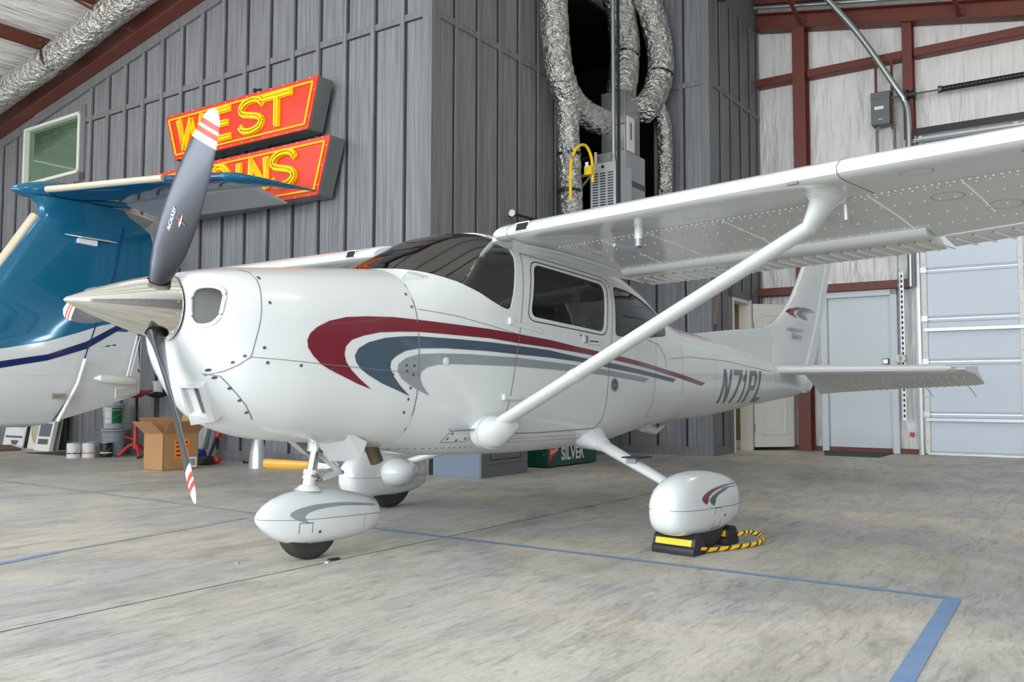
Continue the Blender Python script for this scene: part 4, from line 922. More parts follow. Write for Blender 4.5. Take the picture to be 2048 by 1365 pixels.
wd_ = MB(); DU0, DU1, DZ = 12.98, 13.72, 2.36
for u0, u1, z0, z1 in ((12.27, DU0, 0, DZ), (DU1, 14.42, 0, DZ)): wd_.box(SIDING, u0, u1, 4.84, 4.96, z0, z1)
wd_.prism(SIDING, [(12.27, 4.84, DZ), (14.42, 4.84, DZ), (14.42, 4.84, zr(4.84)+.62), (12.27, 4.84, zr(4.84)+.62)], (0, .12, 0))
for ub in (12.62, 13.06, 13.5, 13.94, 14.3):
    z0 = DZ+.12 if DU0-.1 < ub < DU1+.1 else .1
    wd_.box(SHADE_LINE, ub-.05, ub+.044, 4.832, 4.8395, z0, 6.95); wd_.box(TRIMD, ub-.026, ub+.026, 4.812, 4.84, z0, 6.95)
wd_.box(TRIMD, 12.27, 14.4, 4.82, 4.84, 5.48, 5.56); wd_.box(TRIMD, 12.27, 14.4, 4.82, 4.84, 3.2, 3.27); wd_.box(TRIMD, 12.12, DU0-.1, 4.81, 4.84, 0, .12)
for u0, u1, z0, z1 in ((DU0-.13, DU0-.02, 0, DZ+.14), (DU0-.13, DU1+.14, DZ+.02, DZ+.15), (DU1+.02, DU1+.14, 0, DZ+.14)): wd_.box(TRIMD, u0, u1, 4.81, 4.84, z0, z1)
# beige room beyond the open door
wd_.box(BEIGE, 12.3, 14.4, 7.4, 7.5, 0, 2.8); wd_.box(BEIGE, 12.3, 12.35, 4.96, 7.4, 0, 2.8); wd_.box(BEIGE, 14.37, 14.42, 4.96, 7.4, 0, 2.8); wd_.box(BEIGE, 12.3, 14.4, 4.97, 7.4, 2.75, 2.8)
wd_.box(WINFR, 14.35, 14.37, 4.97, 7.4, 0, .12)
struct('wall_office', wd_)
dj = MB()
for u0, u1, z0, z1 in ((DU0-.02, DU0+.03, 0, DZ+.02), (DU1-.03, DU1+.03, 0, DZ+.02), (DU0, DU1, DZ-.03, DZ+.02)): dj.box(DOORW, u0, u1, 4.80, 4.98, z0, z1)
dj.box(DOORW, DU1-.01, DU1+.045, 4.788, 4.80, 0, DZ+.04)
DJ = struct('door_1', dj, bev=.003)
# open leaf, swung out towards the end wall
hx, hy = 13.78, 4.785; ex_, ey_ = 14.27, 4.30; dd = Vector((ex_-hx, ey_-hy, 0)).normalized(); nn = Vector((-dd.y, dd.x, 0)); wdt = (Vector((ex_-hx, ey_-hy, 0))).length
def leafbox(mb, m, a0, a1, t0, t1, z0, z1):
    p = Vector((hx, hy, 0)); q = [p+dd*a+nn*t2 for a, t2 in ((a0, t0), (a1, t0), (a1, t1), (a0, t1))]
    mb.hexa(m, [x+Vector((0, 0, z0)) for x in q], [x+Vector((0, 0, z1)) for x in q])
lf = MB(); leafbox(lf, DOORW, 0, wdt, -.02, .02, .05, 2.34)
for z0, z1 in ((.24, .98), (1.16, 2.18)):
    for sgn in (-1,):
        for a0, a1, b0, b1 in ((.13, wdt-.13, z0, z0+.03), (.13, wdt-.13, z1-.03, z1), (.13, .16, z0, z1), (wdt-.16, wdt-.13, z0, z1)): leafbox(lf, DOORW, a0, a1, -.032, -.02, b0, b1)
        leafbox(lf, DOORW, .21, wdt-.21, -.028, -.02, z0+.08, z1-.08)
part('door_leaf', lf, DJ, bev=.006)
for z in (.35, 2.0):
    hg = MB(); hg.box(STEEL, 13.745, 13.785, 4.76, 4.80, z-.06, z+.06); part('hinge', hg, DJ)
# end wall
we = MB()
for y0, y1, z0, z1 in ((4.84, 3.85, 0, 7.0), (2.72, 2.36, 0, 6.55), (3.85, 2.72, 2.52, 6.8)): we.prism(INSULW, [(14.42, y0, z0), (14.42, y1, z0), (14.42, y1, zr(y1)+.64), (14.42, y0, zr(y0)+.64)], (.06, 0, 0))
we.prism(INSULW, [(14.42, 2.36, 4.7), (14.42, -6, 4.7), (14.42, -6, zr(-6)+.64), (14.42, 2.36, zr(2.36)+.64)], (.06, 0, 0))
we.prism(INSULW, [(14.42, -2.6, 0), (14.42, -6, 0), (14.42, -6, 4.86), (14.42, -2.6, 4.86)], (.06, 0, 0))
struct('wall_right', we)
wn = MB(); wn.prism(SIDING, [(-3, -6.1, 0), (14.5, -6.1, 0), (14.5, -6.1, zr(-6.1)+.64), (-3, -6.1, zr(-6.1)+.64)], (0, -.06, 0))
ub = -2.8
while ub < 14: wn.box(TRIMD, ub-.03, ub+.03, -6.1, -6.075, 0, 5.4); ub += .47
struct('wall_near_right', wn)
lamp('office_fill_light', 13.4, 6.2, 2.6, 14, .4, (1, .93, .7))  # unseen fill lamp added to brighten the beige room
wf = MB(); wf.prism(INSULW, [(-3, 18.1, 0), (7.55, 18.1, 0), (7.55, 18.1, zr(18.1)+.6), (-3, 18.1, zr(18.1)+.6)], (0, .06, 0)); wf.box(RED, -3, 7.5, 18.0, 18.1, 4.2, 4.35); wf.box(RED, -3, 7.5, 18.0, 18.1, 2.2, 2.35)
struct('wall_far_left', wf)
# steel frame: each member is a thing
def steel(name, label, mb, group, org): 
    o = part(name, mb, None, 'B', org, .004); return tag(o, label, {'steel_rafter': 'rafter', 'steel_column': 'column', 'wall_girt': 'girt', 'roof_purlin': 'purlin', 'flange_brace': 'brace', 'base_angle': 'angle'}[name], group)
m = MB()
def raf(mb, u0, u1, va, vb2, dep, mt=RED):
    uc = (u0+u1)/2
    def pr2(uu0, uu1, za, zb): mb.hexa(mt, [(uu0, va, zr(va)+za), (uu1, va, zr(va)+za), (uu1, vb2, zr(vb2)+za), (uu0, vb2, zr(vb2)+za)], [(uu0, va, zr(va)+zb), (uu1, va, zr(va)+zb), (uu1, vb2, zr(vb2)+zb), (uu0, vb2, zr(vb2)+zb)])
    pr2(u0, u1, 0, .016); pr2(u0, u1, dep-.016, dep); pr2(uc-.005, uc+.005, .01, dep-.01)
raf(m, 7.28, 7.50, 6.42, 18, .44); steel('steel_rafter', 'sloping red-oxide steel rafter above the dark siding and sign', m, 'roof rafters', (7.4, 12, 6.0))
m = MB(); raf(m, 14.12, 14.36, 4.80, -6, .27); steel('steel_rafter', 'red-oxide steel rafter over the white insulated end wall', m, 'roof rafters', (14.2, 3, 6.6))
m = MB(); m.hexa(REDD, [(14.15, 4.8, zr(4.8)+.44), (14.36, 4.8, zr(4.8)+.44), (14.36, -6, zr(-6)+.44), (14.15, -6, zr(-6)+.44)], [(14.15, 4.8, zr(4.8)+.62), (14.36, 4.8, zr(4.8)+.62), (14.36, -6, zr(-6)+.62), (14.15, -6, zr(-6)+.62)])
steel('roof_purlin', 'brown steel member running along the top of the end wall', m, 'roof purlins', (14.25, 3, 7.1))
for i, vp in enumerate((15.35, 13.75, 12.15, 10.55, 8.95, 7.35)):
    m = MB(); z = zr(vp)+.45
    for a in ((vp-.035, vp-.03, z, z+.2), (vp-.035, vp+.03, z, z+.006), (vp-.03, vp+.04, z+.194, z+.2)): m.box(REDD, -2.8, 7.6, *a)
    for uu in (6.9, 7.0, 7.2, 7.3):
        for zz in (.05, .14): m.lathe(STEEL, [(0, .012), (.01, .012)], (uu, vp-.035, z+zz), (0, -1, 0), 6)
    steel('roof_purlin', ('lowest left brown purlin cut by the picture edge', 'second brown purlin from the left, above the foil duct', 'brown purlin meeting the foil duct where the thin brace crosses it', 'brown purlin near the top of the left roof slope', 'brown purlin high above the dark siding', 'brown purlin beside the roof ridge')[i], m, 'roof purlins', (3, vp, z))
for i, vp in enumerate((4.05, 1.75, 0.2)):
    m = MB(); z = zr(vp)+.28; m.box(REDD, -2.8, 14.4, vp-.03, vp+.03, z+.18, z+.38); steel('roof_purlin', ('brown purlin right of the ridge', 'brown purlin over the end wall door opener', 'rightmost brown purlin over the end wall')[i], m, 'roof purlins', (6, vp, z))
    m = MB(); m.bar(RED, (13.2, vp+.05, z+.18), (14.14, vp-.02, zr(vp)+.03), .07, .012, (0, 1, 0)); m.bar(RED, (13.2, vp+.05, z+.18), (14.14, vp-.02, zr(vp)+.03), .01, .07, (0, 1, 0)); m.lathe(STEEL, [(0, .014), (.012, .014)], (14.05, vp-.05, zr(vp)+.05), (0, -1, 0), 6)
    steel('flange_brace', ('steel angle brace by the dark siding corner, at the end wall rafter', 'steel angle brace on the end wall rafter, right of the diagonal pipe', 'angle brace at the right end of the end wall rafter')[i], m, 'flange braces', (13.6, vp, z))
m = MB(); m.bar(REDD, (6.35, 12.15, zr(12.15)+.46), (7.26, 11.75, zr(11.75)+.02), .05, .01, (0, 1, 0)); m.bar(REDD, (6.35, 12.15, zr(12.15)+.46), (7.26, 11.75, zr(11.75)+.02), .01, .05, (0, 1, 0))
steel('flange_brace', 'thin brown angle brace crossing in front of the foil duct', m, 'flange braces', (6.8, 12, 6.4))
m = MB(); 
for a in ((14.13, 14.145), (14.365, 14.38)): m.box(RED, a[0], a[1], 3.99, 4.19, 0, zr(4.2))
m.box(RED, 14.14, 14.37, 4.085, 4.095, 0, zr(4.2)); steel('steel_column', 'red-oxide steel column left of the grey door', m, 'end wall columns', (14.2, 4.1, 0))
m = MB(); m.box(RED, 14.18, 14.195, 2.40, 2.54, 4.75, zr(2.5)); m.box(RED, 14.19, 14.4, 2.465, 2.475, 4.75, zr(2.5)); m.box(RED, 14.385, 14.4, 2.40, 2.54, 4.75, zr(2.5)); steel('steel_column', 'red-oxide steel column above the overhead door track', m, 'end wall columns', (14.2, 2.45, 4.8))
for z, vs, lab in ((6.02, ((4.84, 4.2), (3.98, 2.54), (2.38, -6)), 'high red-oxide girt'), (2.50, ((4.84, 4.2), (3.98, 2.54)), 'low red-oxide girt above the doors')):
    for (y0, y1), seg in zip(vs, ('beside the dark siding', 'between the two steel columns', 'above the overhead door')):
        m = MB(); m.box(RED, 14.22, 14.41, y1, y0, z, z+.012); m.box(RED, 14.22, 14.23, y1, y0, z, z+.13); m.box(RED, 14.22, 14.41, y1, y0, z+.12, z+.13)
        steel('wall_girt', lab+' '+seg, m, 'end wall girts', (14.3, (y0+y1)/2, z))
m = MB(); m.box(RED, 14.33, 14.41, 2.36, 4.8, 0, .07); steel('base_angle', 'red-oxide base angle along the foot of the end wall', m, None, (14.35, 3.5, 0))
m = MB(); m.tube(PIPE, [(14.05, 4.78, zr(4.78)+.33), (14.05, -6, zr(-6)+.33)], .03, 12); tag(part('conduit_pipe', m, None, 'B', (14.05, 4, 7)), 'silver conduit running level under the roof above the end wall rafter', 'pipe', 'conduits')
# grey steel door
d2 = MB()
for y0, y1, z0, z1 in ((3.86, 3.76, 0, 2.50), (2.82, 2.72, 0, 2.50), (3.86, 2.72, 2.41, 2.52)): d2.box(DOORG, 14.28, 14.44, y1, y0, z0, z1)
DG = struct('door_2', d2, bev=.004)
m = MB(); m.box(DOORG, 14.36, 14.41, 2.82, 3.76, .01, 2.41); part('door_leaf', m, DG, bev=.003)
m = MB(); m.box(BLACKP, 14.31, 14.36, 2.86, 2.94, 1.22, 1.44); m.box(STEEL, 14.29, 14.31, 2.865, 2.935, 1.36, 1.43); m.tube(BLACKP, [(14.33, 2.90, 1.20), (14.27, 2.90, 1.18), (14.27, 2.99, 1.18)], .012, 8); part('keypad_lock', m, DG, bev=.006)
m = MB(); m.box(SCREW, 14.27, 14.30, 3.83, 3.87, 1.08, 1.15); part('strike_box', m, DG)
# overhead sectional door
od = MB(); od.box(STEEL, 14.28, 14.40, 2.37, 2.40, 0, 4.86); DO = struct('door_3', od)
zs = (0.02, .60, 1.38, 2.02, 2.75, 3.45, 4.15, 4.80)
for i in range(7):
    m = MB(); m.box(ODOOR, 14.32, 14.38, -2.5, 2.33, zs[i]+.008, zs[i+1]-.008)
    for zz in (zs[i]+.03, zs[i+1]-.05): m.box(DOORG, 14.30, 14.32, -2.5, 2.33, zz, zz+.018)
    part('door_panel', m, DO, bev=.004)
for z in (.50, 1.83, 3.3):
    m = MB(); m.box(STEEL, 14.24, 14.30, -2.5, 2.34, z, z+.045); part('stiffening_strut', m, DO)
for vv in (2.36, 1.10, -.2):
    m = MB(); m.box(INSULW if False else WINFR, 14.28, 14.305, vv-.06, vv, .02, 4.8)
    for zz in [.2+.22*k for k in range(20)]: m.lathe(SCREW, [(0, .007), (.004, .007)], (14.28, vv-.03, zz), (-1, 0, 0), 6)
    part('door_stile', m, DO)
for z in (.6, 1.38, 2.02, 2.75):
    m = MB(); m.box(STEEL, 14.25, 14.285, 2.29, 2.38, z-.04, z+.04); m.tube(SCREW, [(14.27, 2.30, z), (14.27, 2.42, z)], .012, 8); part('roller_hinge', m, DO)
m = MB(); m.box(STEEL, 14.22, 14.40, 2.42, 2.445, 0, 4.8); m.box(STEEL, 14.22, 14.235, 2.38, 2.445, 0, 4.8); part('vertical_track', m, DO)
m = MB(); m.box(BLACKP, 14.20, 14.22, -6, 2.42, 4.80, 4.90); m.box(STEEL, 14.18, 14.26, -6, 2.42, 4.70, 4.735); m.tube(PIPE, [(14.12, 2.42, 4.68), (14.12, -6, 4.68)], .018, 8); part('door_header', m, DO)
# torsion shaft, spring, opener
m = MB(); m.tube(SCREW, [(14.16, 2.9, 5.42), (14.16, -6, 5.42)], .014, 8); m.lathe(BLACKP, [(0, .085), (.02, .085), (.02, .06), (.10, .06), (.10, .085), (.12, .085)], (14.16, 2.36, 5.42), (0, 1, 0), 20)
sho = part('torsion_shaft', m, None, 'B', (14.16, 2.4, 5.42)); tag(sho, 'dark torsion shaft with cable drum above the overhead door', 'door shaft')
m = MB(); m.tube(BLACKP, [(14.16, 2.03, 5.42), (14.16, -2.5, 5.42)], .042, 16)
for k in range(90): m.lathe(BLACKP, [(-.008, .041), (0, .046), (.008, .041)], (14.16, 2.02-k*.05, 5.42), (0, -1, 0), 12, False)
m.tube(SCREW, [(14.16, 2.05, 5.42), (14.16, 2.0, 5.42)], .055, 16); part('torsion_spring', m, sho)
op = thing('door_operator', 'dark grey electric door opener box mounted high on the end wall', 'door opener', (14.2, 2.85, 5.0), 'B')
m = MB(); m.box(GREYC, 14.08, 14.28, 2.715, 2.985, 5.02, 5.42); part('cover', m, op, bev=.01)
m = MB(); m.box(SCREW, 14.10, 14.28, 2.71, 2.99, 5.42, 5.53); part('motor_housing', m, op, bev=.006)
m = MB(); m.box(PAPER, 14.074, 14.08, 2.80, 2.93, 5.25, 5.30); part('label_plate', m, op)
m = MB(); m.box(PIPE, 14.06, 14.08, 2.81, 2.88, 5.08, 5.10); part('handle', m, op)
m = MB(); 
for y in (2.93, 2.70): m.box(REDD, 14.20, 14.23, y-.018, y+.018, 4.95, 6.06)
part('mounting_bracket', m, op)
m = MB()
for y in (2.93, 2.68): m.box(SCREW, 14.2, 14.24, y-.02, y+.02, 3.0, 5.02)
part('support_leg', m, op)
m = MB()
for k in range(75):
    z = 5.3-k*.055; m.bar(SCREW, (14.1, 2.655, z), (14.1, 2.655+(.006 if k % 2 else 0), z-.05), .02 if k % 2 else .008, .008 if k % 2 else .02, (0, 1, 0))
part('hand_chain', m, op)
m = MB(); m.tube(CABLE, cr([(14.2, 2.9, 5.02), (14.15, 3.0, 4.8), (14.15, 2.95, 4.5), (14.2, 2.93, 4.0)], 5), .008, 6); part('cable', m, op)
m = MB(); m.tube(PIPE, cr([(13.7, 3.9, 7.55), (13.9, 3.15, 6.5), (14.05, 2.62, 5.55), (14.1, 2.50, 5.3), (14.1, 2.46, 5.0), (14.1, 2.47, 4.0), (14.1, 2.48, 2.5)], 6), .045, 12)
tag(part('conduit_pipe', m, None, 'B', (14.1, 2.5, 5)), 'thick silver pipe slanting down from the roof to the overhead door track', 'pipe', 'conduits')
# perforated hanger and switch beside the grey door
m = MB(); m.box(STEEL, 14.2, 14.23, 2.60, 2.66, .5, 2.75)
for k in range(28): m.box(SEAMD, 14.196, 14.2, 2.618, 2.642, .55+k*.078, .59+k*.078)
pa = part('perforated_angle', m, None, 'B', (14.2, 2.63, .5)); tag(pa, 'perforated steel angle standing between the grey door and the overhead door', 'steel angle')
m = MB(); m.lathe(PAPER, [(0, .075), (.04, .07)], (14.19, 2.66, 1.43), (-1, 0, 0), 8); m.box(SCREW, 14.145, 14.15, 2.65, 2.67, 1.42, 1.45); tag(part('wall_switch', m, None, 'B', (14.19, 2.66, 1.43)), 'white octagonal switch on the perforated angle right of the grey door', 'switch')
m = MB(); m.box(REDP, 14.18, 14.22, 2.50, 2.56, .26, .33); tag(part('door_sensor', m, None, 'B', (14.2, 2.53, .26)), 'small red sensor box low beside the overhead door track', 'sensor')
# joint in the slab and tape lines
m = MB(); m.box(SEAMD, -2, 7.5, 3.497, 3.503, .0005, .0012); m.box(SEAMD, 4.9, 4.906, -6, 9, .0005, .0012) if False else None; j = part('floor_joint', m, fo, 'B')
def tape(name, lab, pts, w_, mt, z=.002):
    mb = MB()
    for (a, b_), (c, d) in zip(pts[:-1], pts[1:]):
        p = Vector((a, b_, 0)); q = Vector((c, d, 0)); t2 = (q-p).normalized(); n2 = Vector((-t2.y, t2.x, 0))*w_/2
        k = max(1, int((q-p).length/.4))
        for i in range(k):
            s0 = p.lerp(q, i/k)+Vector((0, 0, z)); s1 = p.lerp(q, (i+1)/k)+Vector((0, 0, z)); mb.add([s0-n2, s1-n2, s1+n2, s0+n2], [(0, 1, 2, 3)], mt)
    return tag(part(name, mb, None, 'B', (pts[0][0], pts[0][1], 0)), lab, 'tape', 'floor tape lines')
tape('floor_tape', 'blue tape line crossing the floor behind the nose wheel to the right corner', [(4.37, 4.4), (4.355, .60)], .045, TAPE)
tape('floor_tape', 'wide blue tape strip coming towards the viewer at the lower right', [(4.345, .625), (2.7, .575)], .068, TAPE, .0028)
tape('floor_tape', 'faded blue tape line running far left behind the propeller', [(4.5, 9.5), (4.37, 4.4)], .045, TAPEF)
tape('floor_tape', 'short blue tape strip at the left edge of the floor', [(2.2, 4.84), (2.72, 4.97)], .05, TAPE)
tape('floor_tape', 'faded blue tape line from the left edge towards the nose wheel', [(2.72, 4.97), (4.2, 5.2)], .04, TAPEF)
# ---- foil duct along the rafter
def foilduct(name, lab, pts, r, parent=None, n=28, group='foil ducts', k=10, amp=.05):
    rnd = random.Random(len(lab)*7+len(pts)); P = cr(pts, k); mb = MB(); rings = []
    for i, p in enumerate(P):
        d = P[min(i+1, len(P)-1)]-P[max(i-1, 0)]; rr = (r if not isinstance(r, (list, tuple)) else r[0]+(r[1]-r[0])*i/(len(P)-1))
        rg = mb.ring(p, d, rr, n)
        rings.append([p+(q-p)*(1+rnd.uniform(-amp, amp)) for q in rg])
    mb.loft(FOIL, rings); o = part(name, mb, parent, 'B', pts[0] if parent is None else None, ang=60)
    if parent is None: tag(o, lab, 'duct', group)
    return o
fd = foilduct('ceiling_duct', 'long silver foil duct following the sloping rafter at upper left', [(6.95, 17.5, zr(17.5)+.16), (6.95, 15.1, zr(15.1)+.19), (6.95, 13.3, zr(13.3)+.17), (6.95, 11.8, zr(11.8)+.22), (6.95, 10.4, zr(10.4)+.2), (6.95, 9, zr(9)+.2), (6.95, 7.5, zr(7.5)+.2)], .215, k=14, amp=.035)
for vv in (13.35, 10.15):
    m = MB(); m.tube(BLACKP, [(6.95, vv-.02, zr(vv)+.18), (6.95, vv+.02, zr(vv)+.18)], .228, 28); part('strap', m, fd)
# ---- furnace in the bay
fu = thing('furnace', 'galvanised furnace and coil cabinet with louvred grey panel, standing in the bay among foil ducts', 'furnace', (10.8, 5.8, 3.3), 'B')
m = MB(); m.box(STEEL, 10.95, 11.42, 5.60, 5.98, 4.30, 5.20); part('plenum', m, fu, bev=.006)
m = MB(); m.box(SILVER, 10.85, 11.48, 5.55, 6.0, 3.3, 4.30); part('coil_cabinet', m, fu, bev=.006)
m = MB(); m.box(BLACKP, 10.95, 11.43, 5.590, 5.60, 3.86, 3.94); m.box(SCREW, 10.86, 11.48, 5.545, 5.55, 3.82, 3.90); m.box(PAPER, 10.842, 10.85, 5.58, 5.68, 3.86, 4.10); m.box(MAROON, 10.84, 10.842, 5.60, 5.66, 3.90, 3.96); m.box(COPPER, 10.85, 11.42, 5.593, 5.598, 4.30, 4.32); m.box(COPPER, 10.94, 10.95, 5.6, 5.98, 4.7, 4.72); part('cabinet_labels', m, fu)
m = MB(); m.box(PAPER, 11.0, 11.22, 5.585, 5.60, 4.33, 4.83); m.box(SEAM, 11.08, 11.13, 5.58, 5.585, 4.5, 4.75); part('filter_box', m, fu, bev=.01)
m = MB(); m.box(SILVER, 10.35, 10.84, 5.44, 5.83, 3.3, 4.02); fp_ = part('louvred_cabinet', m, fu, bev=.01)
m = MB()
for c in range(3):
    for r_ in range(15): m.box(SEAMD, 10.343, 10.35, 5.74-c*.115-.035, 5.74-c*.115+.045, 3.36+r_*.036, 3.36+r_*.036+.014)
m.lathe(DARK, [(0, .022), (.01, .022)], (10.35, 5.63, 3.96), (-1, 0, 0), 14); part('louvres', m, fp_)
m = MB(); m.tube(COPPER, cr([(10.9, 6.4, 4.25), (10.9, 6.1, 4.3), (10.9, 5.95, 4.2)], 4), .012, 6); m.tube(COPPER, [(10.8, 6.25, 3.95), (10.84, 5.95, 4.25)], .012, 6); m.tube(CABLE, [(10.7, 6.3, 3.95), (10.6, 5.93, 3.97), (10.6, 5.85, 4.02)], .025, 8); m.tube(CABLE, [(10.6, 5.88, 4.0), (10.6, 5.88, 4.25)], .022, 8); m.tube(CABLE, [(10.6, 6.12, 3.78), (10.6, 5.88, 4.0)], .018, 8); part('refrigerant_lines', m, fu)
foilduct('flexible_duct', 'leftmost big foil duct dropping from the roof and bending into the furnace plenum', [(9.75, 6.05, 6.6), (9.72, 6.02, 6.0), (9.75, 6.0, 5.5), (9.85, 5.98, 5.1), (10.1, 5.97, 4.85), (10.5, 5.98, 4.78), (10.95, 5.95, 4.78)], .19)
f2 = foilduct('flexible_duct', 'vertical foil duct with black straps below the left bend', [(10.0, 5.98, 4.85), (10.05, 6.0, 4.5), (10.08, 6.0, 4.1), (10.12, 6.0, 3.7), (10.15, 6.0, 3.3)], .155)
for z in (4.12, 3.62):
    m = MB(); m.tube(BLACKP, [(10.09, 6.0, z+.02), (10.09, 6.0, z-.02)], .165, 24); part('strap', m, f2)
foilduct('flexible_duct', 'middle foil duct hanging behind the vertical pole', [(11.35, 5.98, 7.0), (11.5, 5.95, 6.6), (11.55, 5.9, 6.1), (11.4, 5.85, 5.6), (11.2, 5.8, 5.15)], .22)
foilduct('flexible_duct', 'right foil duct curving like a hook into the side of the plenum', [(11.5, 5.62, 7.0), (11.75, 5.55, 6.55), (11.9, 5.5, 6.1), (11.85, 5.47, 5.65), (11.65, 5.5, 5.25), (11.4, 5.55, 5.0)], .20)
foilduct('flexible_duct', 'thin right foil duct running straight down beside the furnace', [(11.6, 5.48, 5.2), (11.8, 5.42, 5.0), (11.85, 5.40, 4.6), (11.85, 5.40, 4.1), (11.85, 5.42, 3.5)], .11)
m = MB(); m.tube(PIPE, [(10.4, 5.49, 3.98), (10.4, 5.49, 7.1)], .03, 14); m.tube(PIPE, [(10.4, 5.49, 4.0), (10.4, 5.49, 4.12)], [.05, .03], 14); tag(part('vent_pipe', m, None, 'B', (10.4, 5.49, 4)), 'thin upright silver vent pipe in front of the foil ducts', 'pipe', 'conduits')
m = MB(); m.box(BLACKP, 10.38, 10.42, 5.40, 5.43, 3.1, 7.1); tag(part('steel_rod', m, None, 'B', (10.4, 5.41, 3.1)), 'dark upright steel channel just right of the silver vent pipe', 'rod')
yh = MB(); yh.tube(YHOSE, cr([(9.75, 5.78, 3.4), (9.76, 5.78, 3.9), (9.85, 5.74, 4.12), (10.0, 5.70, 4.18), (10.1, 5.67, 4.05), (10.12, 5.66, 3.85), (10.12, 5.66, 3.7)], 6), .02, 10); yo = part('gas_hose', yh, None, 'B', (10, 5.7, 3.4)); tag(yo, 'yellow gas hose looping over in front of the strapped foil duct', 'hose')
m = MB(); m.box(YHOSE, 10.05, 10.15, 5.64, 5.75, 3.80, 3.92); m.box(PAPER, 10.04, 10.05, 5.68, 5.73, 3.90, 3.97); part('gas_valve', m, yo, bev=.008)
jb = thing('junction_box', 'small pale junction box with cable on the dark wall right of the ducts', 'junction box', (12.1, 5.52, 5.9), 'B')
m = MB(); m.box(PIPE, 12.09, 12.15, 5.48, 5.56, 5.86, 6.0); part('box', m, jb, bev=.005)
m = MB(); m.tube(CABLE, cr([(12.12, 5.58, 7.2), (12.12, 5.55, 6.8), (12.12, 5.58, 6.4), (12.12, 5.52, 6.0)], 6), .012, 6); m.tube(CABLE, cr([(12.12, 5.52, 5.86), (12.12, 5.56, 5.6), (12.12, 5.62, 5.3), (12.12, 5.5, 4.6), (12.12, 5.45, 3.9)], 6), .012, 6); part('cable', m, jb)
m = MB(); m.tube(BLACKP, [(8.97, 6.16, 3.15), (9.55, 6.16, 3.15)], .018, 8); m.tube(COPPER, [(8.97, 6.16, 3.15), (9.0, 6.16, 3.15)], .03, 10); m.tube(PAPER, [(8.95, 6.16, 3.15), (8.97, 6.16, 3.15)], .045, 10); m.tube(BLACKP, [(9.1, 6.16, 3.15), (9.1, 6.3, 3.15)], .015, 8); m.tube(BLACKP, [(9.5, 6.16, 3.15), (9.5, 6.3, 3.15)], .015, 8)
tag(part('hanging_rail', m, None, 'B', (9.2, 6.3, 3.15)), 'short dark rail with a white end cap on the dark side wall above the cabin', 'rail')
fl_ = MB(); fl_.lathe(BLACKP, [(0, .03), (.10, .09), (.11, .09)], (12.6, 4.80, 7.02), (0, -.5, -1), 14); tag(part('spotlight', fl_, None, 'B', (12.6, 4.8, 7)), 'small dark floodlight at the top of the siding by the end wall', 'light')
# ================================================================ SIGN
def signboard(lab, F_, letters_, group='neon sign boards'):
    # F_: (v,z) corners of the face, clockwise from top left
    o = thing('neon_sign', lab, 'sign', (7.3, F_[3][0], F_[3][1]), 'B', group)
    m = MB(); m.prism(SGREY, [(7.23, a, b_) for a, b_ in F_], (.24, 0, 0)); part('sign_box', m, o, bev=.015)
    m = MB(); m.prism(SRED, [(7.215, a, b_) for a, b_ in F_], (.018, 0, 0)); fc = part('sign_face', m, o, bev=.004)
    c = Vector((sum(a for a, _ in F_)/4, sum(b_ for _, b_ in F_)/4)); inn_ = []
    P = [Vector(p) for p in F_]
    for i in range(4):
        a, b_, d = P[i-1], P[i], P[(i+1) % 4]; e1 = (a-b_).normalized(); e2 = (d-b_).normalized(); bis = (e1+e2).normalized(); s_ = abs(e1.x*bis.y-e1.y*bis.x); inn_.append(b_+bis*(.065/s_))
    m = MB()
    for i in range(4): m.tube(YELD, [(7.205, *inn_[i]), (7.205, *inn_[(i+1) % 4])], .013, 8)
    part('border_tube', m, o)
    sc_ = MB()
    for i in range(4):
        a, b_ = P[i], P[(i+1) % 4]; n_ = max(2, int((b_-a).length/.22))
        for k in range(n_):
            q = a.lerp(b_, (k+.5)/n_); q = q+(c-q).normalized()*.03; sc_.ball(PAPER, (7.213, q.x, q.y), .008, 6)
    part('face_screws', sc_, fc)
    for pts in letters_:
        m = MB()
        for seg in pts:
            r_ = .044
            for a, b_ in zip(seg[:-1], seg[1:]):
                p, q = Vector((0, *a)), Vector((0, *b_)); d = (q-p).normalized(); w_ = Vector((0, -d.z, d.y))*r_
                m.hexa(YELD, [Vector((7.19, 0, 0))+p-w_-d*.015, Vector((7.19, 0, 0))+q-w_+d*.015, Vector((7.19, 0, 0))+q+w_+d*.015, Vector((7.19, 0, 0))+p+w_-d*.015], [Vector((7.215, 0, 0))+p-w_-d*.015, Vector((7.215, 0, 0))+q-w_+d*.015, Vector((7.215, 0, 0))+q+w_+d*.015, Vector((7.215, 0, 0))+p+w_-d*.015])
            for off in (-.024, .024):
                pp = []
                for i, a in enumerate(seg):
                    a_ = Vector(seg[max(i-1, 0)]); b2 = Vector(seg[min(i+1, len(seg)-1)]); d = (b2-a_).normalized(); pp.append((7.172, a[0]-d.y*off, a[1]+d.x*off))
                m.tube(YEL, pp, .012, 8)
        part('neon_letter', m, o)
    return o
def S_(v0, z0, w_, h):   # S curve, v decreases to the right
    P = [(1, .80), (.85, .95), (.5, 1.0), (.15, .92), (.02, .75), (.12, .60), (.5, .50), (.86, .40), (.98, .24), (.85, .08), (.5, 0), (.15, .05), (0, .2)]
    return [[(v0-w_*a, z0+h*b_) for a, b_ in [tuple(p)[:2] for p in cr([(x, y, 0) for x, y in P], 3)]]]
W_ = [[(10.50, 4.63), (10.38, 4.22), (10.24, 4.60), (10.10, 4.22), (9.98, 4.63)]]
E_ = [[(9.42, 4.61), (9.74, 4.61), (9.74, 4.24), (9.40, 4.24)], [(9.74, 4.43), (9.46, 4.43)]]
